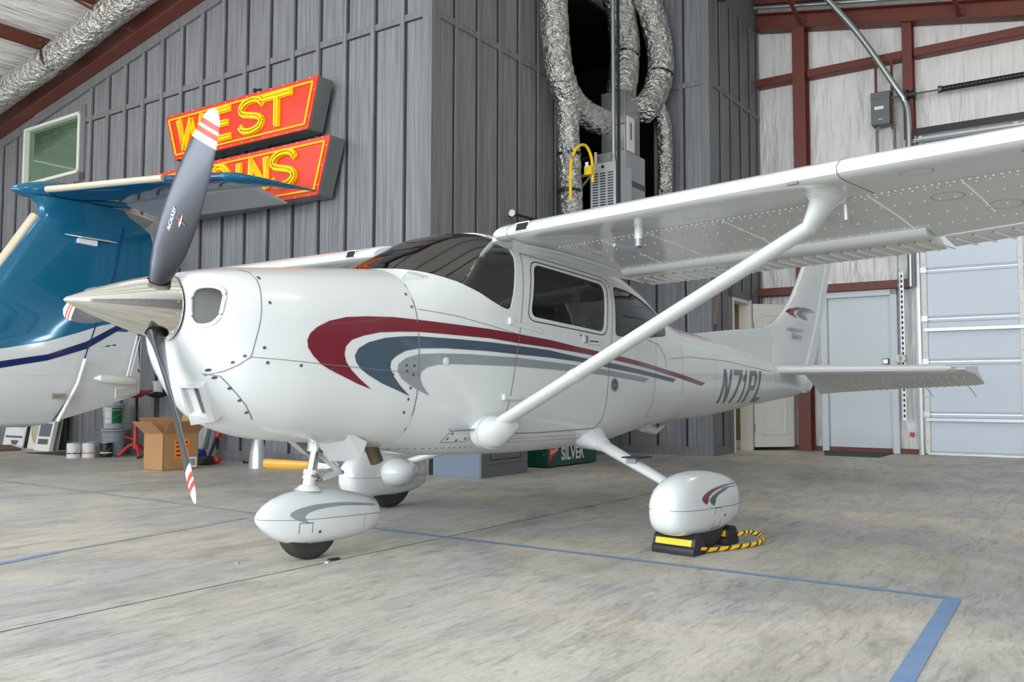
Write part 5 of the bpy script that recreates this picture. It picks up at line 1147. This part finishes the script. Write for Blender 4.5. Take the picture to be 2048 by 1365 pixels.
T_ = [[(8.74, 4.60), (8.24, 4.60)], [(8.50, 4.60), (8.50, 4.22)]]
signboard('upper red and yellow neon sign board reading WEST', [(10.84, 4.745), (7.79, 4.72), (7.96, 4.09), (10.61, 4.10)], [W_, E_, S_(9.19, 4.23, .42, .40), T_])
G_ = [[(9.42, 3.75), (9.5, 3.83), (9.62, 3.85), (9.74, 3.78), (9.80, 3.66), (9.76, 3.52), (9.62, 3.46), (9.46, 3.50), (9.42, 3.64), (9.56, 3.64)]]
I_ = [[(9.20, 3.83), (9.20, 3.46)]]
N_ = [[(8.98, 3.46), (8.98, 3.84), (8.68, 3.46), (8.68, 3.84)]]
signboard('lower red and yellow neon sign board, half hidden by the teal tail, ending in GINS', [(11.10, 3.97), (7.57, 3.955), (7.78, 3.26), (10.85, 3.28)], [G_, I_, N_, S_(8.56, 3.45, .40, .41)])
m = MB(); m.tube(BLACKP, [(7.35, 9.0, 4.74), (7.35, 9.0, 4.82), (7.35, 9.1, 4.83)], .015, 6); m.ball(BLACKP, (7.35, 9.12, 4.83), .03, 8); tag(part('sign_hanger', m, None, 'B', (7.35, 9, 4.74)), 'small dark hanger hook on top of the WEST sign', 'hook')
m = MB(); m.tube(BLACKP, [(7.45, 8.1, 4.07), (7.45, 10.0, 4.05)], .008, 6); m.tube(BLACKP, cr([(7.4, 9.1, 4.09), (7.35, 9.05, 4.02), (7.4, 9.15, 3.96)], 4), .006, 6); m.tube(BLACKP, cr([(7.4, 8.8, 4.09), (7.35, 8.85, 4.02), (7.4, 8.75, 3.96)], 4), .006, 6); tag(part('sign_wiring', m, None, 'B', (7.45, 9, 4.05)), 'thin dark wiring between the two neon sign boards', 'wire')
# ================================================================ TEAL AIRCRAFT TAIL
Y0 = 7.0
tj = thing('teal_aircraft', 'teal T-tailed aircraft with white belly and navy stripe, only its tail in view at left', 'aircraft', (1.0, Y0, 0))
TP = [(0, 0), (.004, .25), (.015, .5), (.05, .8), (.12, 1), (.35, 1), (.6, .8), (.8, .5), (1, .05)]
def tsec(z, a, b_, h): return [(a+(b_-a)*u_, Y0-h*v_, z) for u_, v_ in TP]+[(a+(b_-a)*u_, Y0+h*v_, z) for u_, v_ in TP[::-1][:-1]]
m = MB(); m.loft(TEAL, [tsec(*q) for q in ((1.15, -3.2, 2.40, .42), (1.35, -2.6, 2.402, .36), (1.58, -1.2, 2.405, .24), (1.80, .15, 2.45, .13), (2.0, .44, 2.475, .10), (2.2, .58, 2.50, .092), (2.5, .765, 2.547, .085), (2.8, .95, 2.552, .08), (2.96, 1.06, 2.50, .08), (3.06, 1.12, 2.36, .085), (3.14, 1.10, 2.22, .10), (3.22, 1.0, 2.15, .11))])
tfin = part('tail_fin', m, tj)
m = MB(); m.loft(WHITE, [tsec(*q) for q in ((.50, -3.1, 1.05, .05), (.515, -3.1, 1.22, .16), (.56, -3.2, 1.40, .26), (.70, -3.2, 1.88, .36), (.874, -3.2, 2.38, .42), (1.0, -3.2, 2.39, .44), (1.15, -3.2, 2.40, .42))]); tb_ = part('tail_cone', m, tj)
TB = bvh_of([tfin, tb_]); TBv = TB
def tproj(polys, mt, off, mb): 
    # raycast against meshes stored relative to the thing's origin
    return project([[(x-1.0, z) for x, z in p] for p in polys], mt, off, -1, TB, .08, mb, start=3)
def tpart(name, build, label=None):
    mb = MB(); build(mb); mb.v = [(x+1.0, y+Y0, z) for x, y, z in mb.v]; return part(name, mb, tj, label=label)
# side is cast in local coordinates: local y=0 is the fin plane
tpart('white_lower_paint', lambda mb: tproj([[(-.4, 1.10), (2.402, 1.10), (2.44, 1.80), (2.35, 1.80), (2.14, 1.79), (1.85, 1.72), (1.55, 1.61), (1.21, 1.50), (.77, 1.405), (-.4, 1.2)]], WHITE, .004, mb))
tpart('navy_stripe', lambda mb: tproj([[(-.4, 1.04), (.77, 1.265), (1.21, 1.345), (1.68, 1.52), (2.06, 1.735), (2.42, 1.93), (2.42, 1.83), (2.13, 1.70), (1.68, 1.43), (1.21, 1.275), (.77, 1.19), (-.4, .95)]], NAVY, .008, mb), 'navy stripe sweeping up over the white tail cone')
tpart('hinge_gap', lambda mb: tproj(strip([(1.34, .53), (1.55, 1.0), (1.69, 1.424), (2.03, 2.38), (2.13, 3.0)], .016), TEALD, .01, mb))
m = MB(); m.tube(WINFR, [(1.34, Y0-.22, .56), (1.52, Y0-.30, 1.0), (1.62, Y0-.25, 1.30)], .022, 8); part('rudder_edge_highlight', m, tj)  # white tube paints the highlight along the rudder hinge gap
m = MB(); m.tube(BOOT, [(.50, Y0, 2.0), (.81, Y0, 2.5), (1.10, Y0, 2.99)], .06, 14, ry=.06); part('deice_boot', m, tj)
m = MB(); m.loft(TEAL, [m.ring((x, Y0, z), (1, 0, .02), r, 28, None, r*1.0) for x, z, r in ((.82, 3.265, .004), (.84, 3.27, .03), (.90, 3.275, .06), (1.0, 3.285, .088), (1.15, 3.30, .112), (1.35, 3.31, .125), (1.6, 3.32, .12), (1.9, 3.32, .10), (2.2, 3.31, .06), (2.4, 3.30, .01))]); part('bullet_fairing', m, tj)
for s in (-1, 1):
    m = MB(); rings = []
    hp_ = [(0, 0), (.01, .45), (.04, .8), (.12, 1.1), (.35, 1.15), (.7, .7), (1, .35)]
    for t_, a, b_ in ((.03, 1.15, 2.08), (.5, 1.33, 2.2), (1.0, 1.52, 2.32), (1.6, 1.76, 2.48), (2.1, 2.02, 2.66), (2.3, 2.16, 2.78)):
        h = .062-.016*t_/2.2; rings.append([(a+(b_-a)*u_, Y0+s*t_, 3.30+h*v_) for u_, v_ in hp_]+[(a+(b_-a)*u_, Y0+s*t_, 3.30-h*v_) for u_, v_ in hp_[::-1][:-1]])
    m.loft(TEALD, rings); part('tailplane', m, tj)
    m = MB(); m.loft(TEAL, [rings[-1]]+[[(x0+(p[0]-2.16)*k, Y0+s*(2.3+dy), 3.30+(p[2]-3.30)*kz+.01) for p in rings[-1]] for x0, k, dy, kz in ((2.24, 1.3, .06, .9), (2.5, 1.25, .13, .5), (2.75, 1.1, .15, .2))]); part('tailplane_tip', m, tj)
    m = MB(); m.tube(BOOT, [(1.17, Y0+s*.13, 3.30), (1.33, Y0+s*.5, 3.30), (1.52, Y0+s*1.0, 3.30), (1.74, Y0+s*1.55, 3.30), (1.80, Y0+s*1.7, 3.30)], .040, 14); part('deice_boot', m, tj)
    m = MB(); m.loft(SILVER, [[(a, Y0+s*t_, 3.285), (a+.05, Y0+s*t_, 3.325), (b_, Y0+s*t_, zt_), (b_, Y0+s*t_, zt_-.012), (a+.05, Y0+s*t_, 3.255)] for t_, a, b_, zt_ in ((.12, 2.11, 2.62, 3.17), (1.0, 2.34, 2.86, 3.18), (2.1, 2.68, 3.16, 3.19))]); part('elevator', m, tj)
m = MB(); m.hexa(PAPER, [(1.40, Y0-.10, 2.80), (1.55, Y0-.22, 2.765), (2.02, Y0-.12, 2.77), (1.95, Y0-.07, 2.79)], [(1.40, Y0-.10, 2.806), (1.55, Y0-.22, 2.775), (2.02, Y0-.12, 2.776), (1.95, Y0-.07, 2.80)]); m.hexa(PAPER, [(1.55, Y0-.13, 2.715), (1.78, Y0-.12, 2.70), (1.78, Y0-.07, 2.70), (1.55, Y0-.07, 2.715)], [(1.55, Y0-.14, 2.77), (1.78, Y0-.13, 2.765), (1.78, Y0-.07, 2.765), (1.55, Y0-.07, 2.77)]); part('tail_vane', m, tj, label='small white vane on the teal fin')
m = MB(); m.tube(WINFR, [(1.74, Y0-.22, 1.07), (1.80, Y0-.24, 1.075), (2.0, Y0-.22, 1.06), (2.22, Y0-.16, 1.04), (2.27, Y0-.14, 1.035)], [.012, .045, .055, .05, .045], 14, ry=.012); part('trim_tab_actuator', m, tj)
m = MB(); m.tube(WINFR, [(2.17, Y0-.17, 1.10), (2.32, Y0-.10, 1.62)], .012, 8); m.tube(WINFR, [(2.21, Y0-.17, 1.10), (2.36, Y0-.10, 1.62)], .007, 8); part('trim_tab_rod', m, tj)
m = MB(); m.hexa(WINFR, [(1.99, Y0-.26, .82), (2.36, Y0-.06, .885), (2.36, Y0-.04, .885), (1.99, Y0-.24, .82)], [(1.99, Y0-.26, .95), (2.36, Y0-.06, 1.0), (2.36, Y0-.04, 1.0), (1.99, Y0-.24, .95)]); part('trim_tab', m, tj, bev=.01)
m = MB(); m.box(LABELM, 1.22, 1.38, Y0-.345, Y0-.335, .82, .89); m.box(SCREW, 1.24, 1.36, Y0-.347, Y0-.345, .862, .868); m.box(SCREW, 1.24, 1.33, Y0-.347, Y0-.345, .845, .85); part('data_plate', m, tj)
m = MB(); m.tube(WINFR, [(2.40, Y0, .89), (2.41, Y0, 1.55)], .014, 8); m.tube(TEAL, [(2.41, Y0, 1.62), (2.47, Y0, 1.84), (2.555, Y0, 2.5)], .012, 8); part('trailing_edge', m, tj)
# ================================================================ THINGS ON THE FLOOR (hangar axes)
def bthing(name, lab, cat, u, v, z=0, g=None): return thing(name, lab, cat, (u, v, z), 'B', g)
# cardboard box
bx = bthing('cardboard_box', 'open brown cardboard box with orange label on the floor left of the propeller', 'box', 6.4, 9.27)
m = MB(); H = .42; u0, u1, v0, v1 = 6.11, 6.58, 9.07, 9.45
for a in ((u0, u1, v0, v0+.008), (u0, u1, v1-.008, v1), (u0, u0+.008, v0, v1), (u1-.008, u1, v0, v1)): m.box(CARD, *a, 0, H)
m.box(CARD, u0, u1, v0, v1, 0, .008); part('carton', m, bx)
for P, e in (([(u0, v0, H), (u1, v0, H), (u1+.02, v0-.14, H+.15), (u0-.02, v0-.14, H+.15)], (0, .004, .004)), ([(u0, v1, H), (u1, v1, H), (u1, v1+.10, H+.18), (u0, v1+.10, H+.18)], (0, -.004, .004)),
             ([(u0, v0, H), (u0, v1, H), (u0-.16, v1, H+.14), (u0-.16, v0, H+.14)], (.004, 0, .004)), ([(u1, v0, H), (u1, v1, H), (u1+.05, v1, H+.20), (u1+.05, v0, H+.20)], (-.004, 0, .004))):
    m = MB(); m.prism(CARD, P, e); part('flap', m, bx)
m = MB(); m.box(ORANGE, 6.26, 6.46, v0-.003, v0, .13, .36)
for r_ in range(4): m.box(MAROON, 6.28, 6.34, v0-.004, v0-.003, .16+r_*.05, .18+r_*.05); m.box(MAROON, 6.37, 6.43, v0-.004, v0-.003, .16+r_*.05, .18+r_*.05)
part('orange_label', m, bx)
m = MB(); m.box(PAPER, 6.43, 6.56, v0-.003, v0, .02, .14)
for k in range(6): m.box(SCREW, 6.44+k*.018, 6.45+k*.018, v0-.004, v0-.003, .04, .12)
part('shipping_label', m, bx)
# paint cans
def can(lab, u, v, body_, band=None, h=.20, r=.088):
    o = bthing('paint_can', lab, 'paint can', u, v, 0, 'paint cans'); m = MB(); m.lathe(body_, [(0, r*.97), (.006, r), (h-.006, r), (h, r*.98)], (u, v, 0), n=28); part('can_body', m, o)
    m = MB(); m.lathe(STEEL, [(h, r*1.02), (h+.008, r*1.02), (h+.008, r*.9), (h+.003, r*.88), (h+.003, .001)], (u, v, 0), n=28); part('lid', m, o)
    m = MB(); m.tube(STEEL, [(u+r*1.02*math.cos(a), v+r*1.02*math.sin(a), h*.75-.08*math.sin((a-2.6)/2.6*math.pi)) for a in [2.6+2.6*k/12 for k in range(13)]], .003, 6); part('handle', m, o)
    if band: m = MB(); m.lathe(band, [(h*.28, r*1.004), (h*.36, r*1.004)], (u, v, 0), n=28, cap=False); part('label_band', m, o)
    return o
can('white paint can at the left end of the row with a dark band', 6.62, 11.88, PAPER, SCREW)
can('white paint can with a navy and orange label, second in the row', 6.78, 11.78, PAPER, ORANGE)
can('white paint can pushed behind the first two cans', 6.95, 11.98, PAPER)
can('black-labelled paint can nearest the large grey bucket', 6.96, 11.66, BLACKP, PAPER, .20, .08)
# buckets
def bucket(lab, u, v, z, mt, h=.38, r=.155):
    o = bthing('bucket', lab, 'bucket', u, v, z, 'five gallon buckets'); m = MB(); m.lathe(mt, [(0, r*.84), (.005, r*.86), (h*.72, r*.97), (h*.73, r*1.03), (h*.76, r*1.03), (h*.77, r*.98), (h*.86, r), (h*.87, r*1.05), (h*.90, r*1.05)], (u, v, z), n=32); part('bucket_body', m, o)
    m = MB(); m.lathe(mt, [(h*.92, r*1.08), (h*.99, r*1.08), (h, r*1.02), (h*.985, r*.95), (h*.985, .001)], (u, v, z), n=32); part('lid', m, o)
    m = MB(); m.tube(STEEL, [(u+r*1.06*math.cos(a), v+r*1.06*math.sin(a), z+h*.80-.14*math.sin((a-2.2)/3.14*math.pi)) for a in [2.2+3.14*k/14 for k in range(15)]], .003, 6); part('handle', m, o)
    return o
bucket('large grey bucket with a ribbed lid behind the paint cans', 7.17, 11.83, 0, BUCKG)
bucket('pale grey bucket half hidden behind the large grey bucket', 7.33, 12.12, 0, BUCKC, .38, .14)
b3 = bucket('clear bucket with green label stacked on top of the grey buckets', 7.26, 11.99, .381, BUCKC, .36, .145)
m = MB()
for mt, a0, a1 in ((PAPER, 3.35, 4.0), (GREENL, 4.0, 5.0)):
    P = [a0+(a1-a0)*k/8 for k in range(9)]
    for k in range(8): m.add([(7.26+.146*math.cos(P[k]), 11.99+.146*math.sin(P[k]), .46), (7.26+.146*math.cos(P[k+1]), 11.99+.146*math.sin(P[k+1]), .46), (7.26+.149*math.cos(P[k+1]), 11.99+.149*math.sin(P[k+1]), .68), (7.26+.149*math.cos(P[k]), 11.99+.149*math.sin(P[k]), .68)], [(0, 1, 2, 3)], mt)
part('label', m, b3)
# stools with pierced tractor seats
def stool(lab, u, v, mt, mt2):
    o = bthing('tractor_seat_stool', lab, 'stool', u, v, 0, 'tractor seat stools')
    m = MB(); m.tube(mt, [(u, v, .12), (u, v, .50)], .032, 14); m.tube(mt2, [(u, v, .50), (u, v, .82)], .016, 10); m.tube(mt2, [(u, v, .5), (u, v-.16, .52)], .008, 6); m.ball(mt2, (u, v-.16, .52), .015, 6); part('pedestal', m, o)
    for k in range(3):
        a = 2.3+2.094*k; m = MB(); m.tube(mt, cr([(u, v, .18), (u+.09*math.cos(a), v+.09*math.sin(a), .15), (u+.19*math.cos(a), v+.19*math.sin(a), .05), (u+.23*math.cos(a), v+.23*math.sin(a), .02)], 4), .022, 10); m.ball(BLACKP, (u+.24*math.cos(a), v+.24*math.sin(a), .018), .026, 8, (1, 1, .6)); part('leg', m, o)
    m = MB(); m.tube(mt, [(u, v, .24), (u-.02, v+.17, .27), (u-.02, v+.23, .27)], .013, 8); part('foot_rest', m, o)
    m = MB(); st_ = (.82)
    for k in range(11):
        t2 = -1+2*k/10; m.tube(mt, cr([(u-.15, v+.19*t2, st_+.055+.03*abs(t2)), (u, v+.18*t2, st_+.01+.05*t2*t2), (u+.15, v+.14*t2, st_+.10)], 4), .008, 6)
    m.tube(mt, cr([(u-.15, v+.19, .905), (u, v+.20, .88), (u+.15, v+.14, .93), (u+.17, v, .93), (u+.15, v-.14, .93), (u, v-.20, .88), (u-.15, v-.19, .905), (u-.17, v, .87), (u-.15, v+.19, .905)], 5), .011, 6); part('seat', m, o); return o
stool('red pierced tractor-seat stool beside the buckets', 7.2, 11.34, REDP, BLACKP)
stool('black pierced tractor-seat stool carrying a white cup, behind the cardboard box', 7.2, 10.83, BLACKP, BLACKP)
cu_ = bthing('drinking_cup', 'white foam cup with a straw on the black stool seat', 'cup', 7.2, 10.83, .885); m = MB(); m.lathe(PAPER, [(0, .05), (.005, .052), (.17, .075), (.175, .078)], (7.2, 10.83, .885), n=24); part('cup_body', m, cu_)
m = MB(); m.tube(PAPER, [(7.2, 10.83, 1.0), (7.2, 10.84, 1.16)], .004, 6); part('straw', m, cu_)
# leaning pictures and round mirror
def leaning(name, lab, cat, v0, v1, h, build, g=None, u=7.28, lean=.14):
    o = bthing(name, lab, cat, u, (v0+v1)/2, 0, g)
    def P(v, z, off=0): return (u+lean*z/h-off, v, z)
    build(o, P); return o
def board(P, v0, v1, z0, z1, mt, off, th=.02):
    m = MB(); m.hexa(mt, [P(v0, z0, off), P(v1, z0, off), P(v1, z0, off-th), P(v0, z0, off-th)], [P(v0, z1, off), P(v1, z1, off), P(v1, z1, off-th), P(v0, z1, off-th)]); return m
def b1(o, P):
    part('picture_frame', board(P, 15.25, 14.60, 0, .8, WINFR, 0), o); part('upper_print', board(P, 15.2, 14.65, .33, .77, BLACKP, .003, .003), o); m = board(P, 15.2, 14.65, .03, .32, PAPER, .003, .003)
    m.add([P(15.2, .16, .005), P(14.65, .16, .005), P(14.65, .19, .005), P(15.2, .19, .005)], [(0, 1, 2, 3)], NAVY); m.add([P(14.95, .05, .005), P(14.8, .05, .005), P(14.75, .12, .005), P(15.0, .12, .005)], [(0, 1, 2, 3)], SCREW); part('lower_print', m, o)
leaning('framed_print', 'black and white framed print leaning against the wall at far left', 'picture', 14.6, 15.25, .8, b1, 'leaning pictures')
def b2(o, P):
    part('backing_board', board(P, 14.45, 13.55, 0, .9, WINFR, 0), o)
    for nm, r, mt, off in (('gold_rim', .43, TAN, .012), ('mirror_glass', .37, CHROME, .02)):
        m = MB(); c = (14.0, .45); Q = [P(c[0]+r*math.cos(a), c[1]+r*math.sin(a), off) for a in [2*math.pi*k/40 for k in range(40)]]; m.prism(mt, Q, (.012, 0, 0)); part(nm, m, o)
leaning('round_mirror', 'round mirror with gold rim on a white board leaning against the wall', 'mirror', 13.55, 14.45, .9, b2)
def b3_(o, P):
    part('picture_frame', board(P, 13.92, 13.48, 0, .62, WINFR, 0, .06), o); part('print', board(P, 13.87, 13.54, .22, .42, SLATE, .003, .003), o); part('caption_strip', board(P, 13.85, 13.56, .10, .18, SCREW, .003, .003), o)
leaning('framed_print', 'small white framed print with blue picture leaning right of the round mirror', 'picture', 13.5, 13.9, .62, b3_, 'leaning pictures', 7.12, .12)
# dark door in the left wall
dw = MB(); dw.box(TRIMD, 7.505, 7.55, 12.25, 13.25, .02, 2.2); DW_ = struct('door_4', dw, bev=.004)
m = MB()
for a in ((12.35, 12.37, .35, 1.0), (12.88, 12.9, .35, 1.0), (12.35, 12.9, .35, .37)): m.box(SIDING, 7.495, 7.505, *a)
part('door_moulding', m, DW_)
tg_ = bthing('door_mat', 'dark thin mat on the floor left of the paint cans', 'mat', 7.0, 12.8); m = MB(); m.add([(6.72, 13.45, .004), (7.45, 13.2, .004), (7.45, 12.2, .004), (6.80, 12.15, .004)], [(0, 1, 2, 3)], MATD); m.add([(6.72, 13.45, .0), (7.45, 13.2, .0), (7.45, 12.2, .0), (6.80, 12.15, .0)], [(0, 1, 2, 3)], MATD); part('mat_surface', m, tg_)
m = MB(); m.hexa(RUST, [(6.5, 14.1, .001), (7.0, 14.05, .001), (7.25, 14.9, .001), (6.5, 15.2, .001)], [(6.5, 14.1, .03), (7.0, 14.05, .03), (7.25, 14.9, .05), (6.5, 15.2, .05)]); tag(part('rolled_rug', m, None, 'B', (6.8, 14.5, 0), .01), 'brown folded rug on the floor at the far left edge', 'rug')
m = MB(); m.hexa(MATD, [(13.22, 3.55, .001), (13.22, 2.80, .001), (14.22, 2.80, .001), (14.22, 3.82, .001)], [(13.22, 3.55, .012), (13.22, 2.80, .012), (14.22, 2.80, .012), (14.22, 3.82, .012)]); tag(part('door_mat', m, None, 'B', (13.7, 3.2, 0)), 'dark grey mat lying before the grey steel door', 'mat')
# vacuums and cones
vc = bthing('upright_vacuum', 'blue upright vacuum with grey bag lettered OREG standing behind the cardboard box', 'vacuum cleaner', 7.12, 9.85)
m = MB(); m.hexa(BLUEP, [(6.92, 9.72, .02), (6.92, 10.02, .02), (7.22, 10.0, .02), (7.22, 9.74, .02)], [(6.96, 9.74, .10), (6.96, 10.0, .10), (7.20, 9.98, .16), (7.20, 9.76, .16)]); part('head', m, vc, bev=.01)
m = MB(); m.hexa(GREYP, [(7.14, 9.76, .16), (7.14, 9.98, .16), (7.24, 9.98, .16), (7.24, 9.76, .16)], [(7.30, 9.74, .92), (7.30, 9.90, .92), (7.38, 9.90, .92), (7.38, 9.74, .92)]); bg_ = part('bag', m, vc, bev=.03)
m = MB(); text_on(m, NUMG, 'OREG', (7.20, 9.93, .30), Vector((.16, -.05, .7)).normalized(), Vector((-.02, .95, .1)).normalized(), .12, .003); part('bag_lettering', m, bg_)
m = MB(); m.tube(PAPER, [(7.16, 9.96, .2), (7.33, 9.86, .95)], .012, 8); part('bag_piping', m, bg_)
m = MB(); m.tube(BLACKP, [(7.22, 9.84, .2), (7.42, 9.8, 1.1)], .018, 8); part('handle', m, vc)
v2 = bthing('stick_vacuum', 'black and red stick vacuum leaning on the wall right of the blue vacuum', 'vacuum cleaner', 7.1, 9.5)
m = MB(); m.hexa(BLACKP, [(6.86, 9.36, .015), (6.86, 9.66, .015), (7.10, 9.64, .015), (7.10, 9.34, .015)], [(6.90, 9.38, .07), (6.90, 9.64, .07), (7.08, 9.62, .10), (7.08, 9.36, .10)]); m.ball(REDP, (7.07, 9.36, .06), .055, 10); part('head', m, v2, bev=.008)
m = MB(); m.tube(BLACKP, [(7.05, 9.5, .08), (7.15, 9.48, .35)], .022, 10); m.tube(REDP, [(7.15, 9.48, .33), (7.36, 9.42, .80)], .038, 12); m.tube(BLACKP, [(7.36, 9.42, .80), (7.43, 9.4, 1.05)], .018, 10); part('stick_body', m, v2)
rp = bthing('red_broom', 'red pole with a silver head leaning on the wall behind the cardboard box', 'broom', 7.2, 10.25)
m = MB(); m.tube(REDP, [(7.15, 10.17, .02), (7.40, 10.28, .92)], .036, 12); part('pole', m, rp); m = MB(); m.tube(BLACKP, [(7.40, 10.28, .92), (7.42, 10.30, 1.0)], .022, 10); m.ball(SILVER, (7.40, 10.36, 1.04), .065, 12, (.7, 1.3, .5)); part('silver_head', m, rp)
tr2 = MB(); tr2.box(BLACKP, 7.38, 7.50, 7.75, 9.25, .0, .035); tr2.box(TAN, 7.375, 7.38, 7.8, 9.2, .028, .034); tag(part('wall_tray', tr2, None, 'B', (7.44, 8.5, 0)), 'long low black tray against the foot of the sign wall', 'tray')
cn = bthing('spare_spinner', 'loose silver propeller spinner standing on the floor under the nose', 'spinner', 7.02, 8.52); m = MB(); m.lathe(SILVER, [(0, .108), (.10, .104), (.2, .092), (.3, .068), (.38, .038), (.43, .008)], (7.02, 8.52, 0), n=36); part('cone', m, cn)
m = MB()
for k in range(10): m.ball(STEEL, (7.02+.107*math.cos(k*.63), 8.52+.107*math.sin(k*.63), .06), .005, 6)
part('screws', m, cn)
yp = bthing('spare_propeller', 'yellow wooden propeller blade with white tip lying on the floor under the nose', 'propeller', 7.15, 8.2)
A_ = Vector((7.02, 8.42, .06)); B_ = Vector((7.30, 7.86, .045)); C_ = Vector((7.36, 7.70, .035)); D_ = Vector((7.40, 7.62, .03)); m = MB()
def ov(c, r1, r2, d): return m.ring(c, d, r1, 16, (0, 0, 1), r2)
dv = (C_-A_); m.loft(WOODP, [ov(A_, .02, .05, dv), ov(A_+dv*.05, .028, .058, dv), ov(A_+dv*.4, .02, .055, dv), ov(B_, .012, .042, dv)]); part('wooden_blade', m, yp)
m = MB(); m.loft(PAPER, [m.ring(B_, dv, .0125, 16, (0, 0, 1), .0425), m.ring(C_, dv, .009, 16, (0, 0, 1), .032), m.ring(D_, dv, .004, 16, (0, 0, 1), .008)]); part('white_tip', m, yp)
# cabinet and cooler
gc = bthing('grey_cabinet', 'low grey cabinet with recessed door panel, on the floor behind the main wheel', 'cabinet', 7.95, 5.82)
m = MB(); m.box(BLUEC, 7.52, 8.39, 5.58, 6.22, 0, .62); part('cabinet_body', m, gc, bev=.004)
m = MB(); m.box(GREYC, 7.515, 8.40, 5.555, 5.58, 0, .62); part('front_frame', m, gc, bev=.003)
m = MB(); m.box(GREYC, 7.62, 8.29, 5.548, 5.556, .14, .58); 
for a in ((7.66, 8.25, .18, .19), (7.66, 8.25, .54, .55)): m.box(SEAMD, a[0], a[1], 5.545, 5.549, a[2], a[3])
for a in ((7.66, 7.67), (8.24, 8.25)): m.box(SEAMD, a[0], a[1], 5.545, 5.549, .18, .55)
part('door_panel', m, gc, bev=.003)
co = bthing('drink_cooler', 'green metal drink cooler lettered SILVER with a red emblem, against the dark side wall', 'cooler', 9.6, 5.9)
m = MB(); m.box(GREENC, 9.0, 10.2, 5.66, 6.22, .01, .62); part('cooler_body', m, co, bev=.012)
m = MB(); text_on(m, PAPER, 'SILVER', (9.30, 5.655, .085), (1, 0, 0), (0, 0, 1), .22, .006, width=.56); part('silver_lettering', m, co, label='cream block lettering SILVER')
m = MB(); m.prism(SRED, [(9.02, 5.658, .06), (9.06, 5.658, .27), (9.26, 5.658, .27)], (0, .002, 0)); m.prism(SRED, [(9.03, 5.656, .10), (9.03, 5.656, .24), (9.22, 5.656, .27), (9.24, 5.656, .2)], (0, .002, 0)); text_on(m, PAPER, 'Coors', (9.045, 5.654, .16), (.96, 0, .25), (-.1, 0, 1), .07, .002); part('red_emblem', m, co, label='red slanted emblem')
m = MB(); m.box(STEEL, 9.0-.012, 9.0, 5.80, 5.86, .30, .42); m.box(STEEL, 8.99, 9.0, 5.70, 5.73, .14, .17); part('bottle_opener', m, co)
# debris on the floor
for i, (u, v) in enumerate(((3.34, 3.48), (3.06, 3.86))):
    m = MB(); m.hexa((PAPER, TAN)[i], [(u, v, .0005), (u+.02, v+.01, .0005), (u+.015, v+.03, .0005), (u-.005, v+.02, .0005)], [(u, v, .004), (u+.02, v+.01, .006), (u+.015, v+.03, .004), (u-.005, v+.02, .003)])
    tag(part('paper_scrap', m, None, 'B', (u, v, 0)), ('tiny white scrap on the bare floor left of the nose wheel', 'tiny tan scrap on the bare floor, farther left than the white one')[i], 'scrap', 'floor scraps')
m = MB(); m.ball(SEAMD, (.07, -.14, .006), .03, 8, (1.5, .8, .15)); tag(part('dirt_clump', m, None, 'W', (.07, -.14, 0)), 'small dark clump of dirt beside the nose tyre', 'debris')
# ================================================================ CHOCKS
def chock(lab, cx, cy, w_, ang):
    o = thing('wheel_chock', lab, 'wheel chock', (cx, cy, 0), 'W', 'wheel chocks'); m = MB()
    c_, s_ = math.cos(ang), math.sin(ang)
    prof = [(-.085, 0), (-.092, .02), (-.088, .045), (-.072, .06), (-.070, .075), (-.060, .105), (-.035, .125), (0, .132), (.035, .125), (.060, .105), (.070, .075), (.072, .06), (.088, .045), (.092, .02), (.085, 0)]
    def P(a, b_, z): return (cx+a*c_-b_*s_, cy+a*s_+b_*c_, z)
    prof = [(a*.82, z*.86) for a, z in prof]; m.loft(RUBBLK, [[P(a*.97, t_, z) for a, z in prof] for t_ in (-w_/2, -w_/2+.004)]+[[P(a, t_, z) for a, z in prof] for t_ in (-w_/2+.01, w_/2-.01)]+[[P(a*.97, w_/2, z) for a, z in prof]]); part('rubber_block', m, o, ang=28)
    for sg in (-1, 1):
        m = MB(); q = [(sg*.0605, .0525), (sg*.0590, .066), (sg*.0515, .086)]
        m.loft(CYEL, [[P(a+sg*.003, t_, z) for a, z in q]+[P(a-sg*.002, t_, z) for a, z in q[::-1]] for t_ in (-w_/2+.02, w_/2-.02)]); part('yellow_strip', m, o)
    return o

chock('black rubber chock with yellow stripe in front of the left main wheel, nearer the camera', 1.51, -1.42, .27, 0)
chock('black rubber chock with yellow stripe behind the left main wheel', 1.96, -1.40, .25, 0)
P = cr([(1.47, -1.535, .05), (1.60, -1.56, .022), (1.75, -1.60, .016), (1.90, -1.64, .016), (2.02, -1.66, .02), (2.12, -1.64, .028), (2.16, -1.60, .04), (2.12, -1.56, .06), (2.05, -1.545, .06), (2.0, -1.50, .05)], 10)
rp_ = MB(); rp_.tube(CYEL, P, .011, 10)
for ph in (0, math.pi):
    Q = []
    for i, p in enumerate(P):
        d = (P[min(i+1, len(P)-1)]-P[max(i-1, 0)]).normalized(); a = d.cross(Vector((0, 0, 1))).normalized(); b_ = a.cross(d); t2 = i*1.1+ph; Q.append(p+(a*math.cos(t2)+b_*math.sin(t2))*.0075)
    rp_.tube(CYEL if ph == 0 else BLACKP, Q, .0068, 8)
tag(part('chock_rope', rp_, None, 'W', (1.9, -1.6, 0)), 'yellow and black twisted rope joining the two chocks', 'rope')
# the added fill lamps get no housings
for o in list(COL.objects):
    if o.type == 'LIGHT' and o.name.startswith('ceiling_fill_light'):
        pass
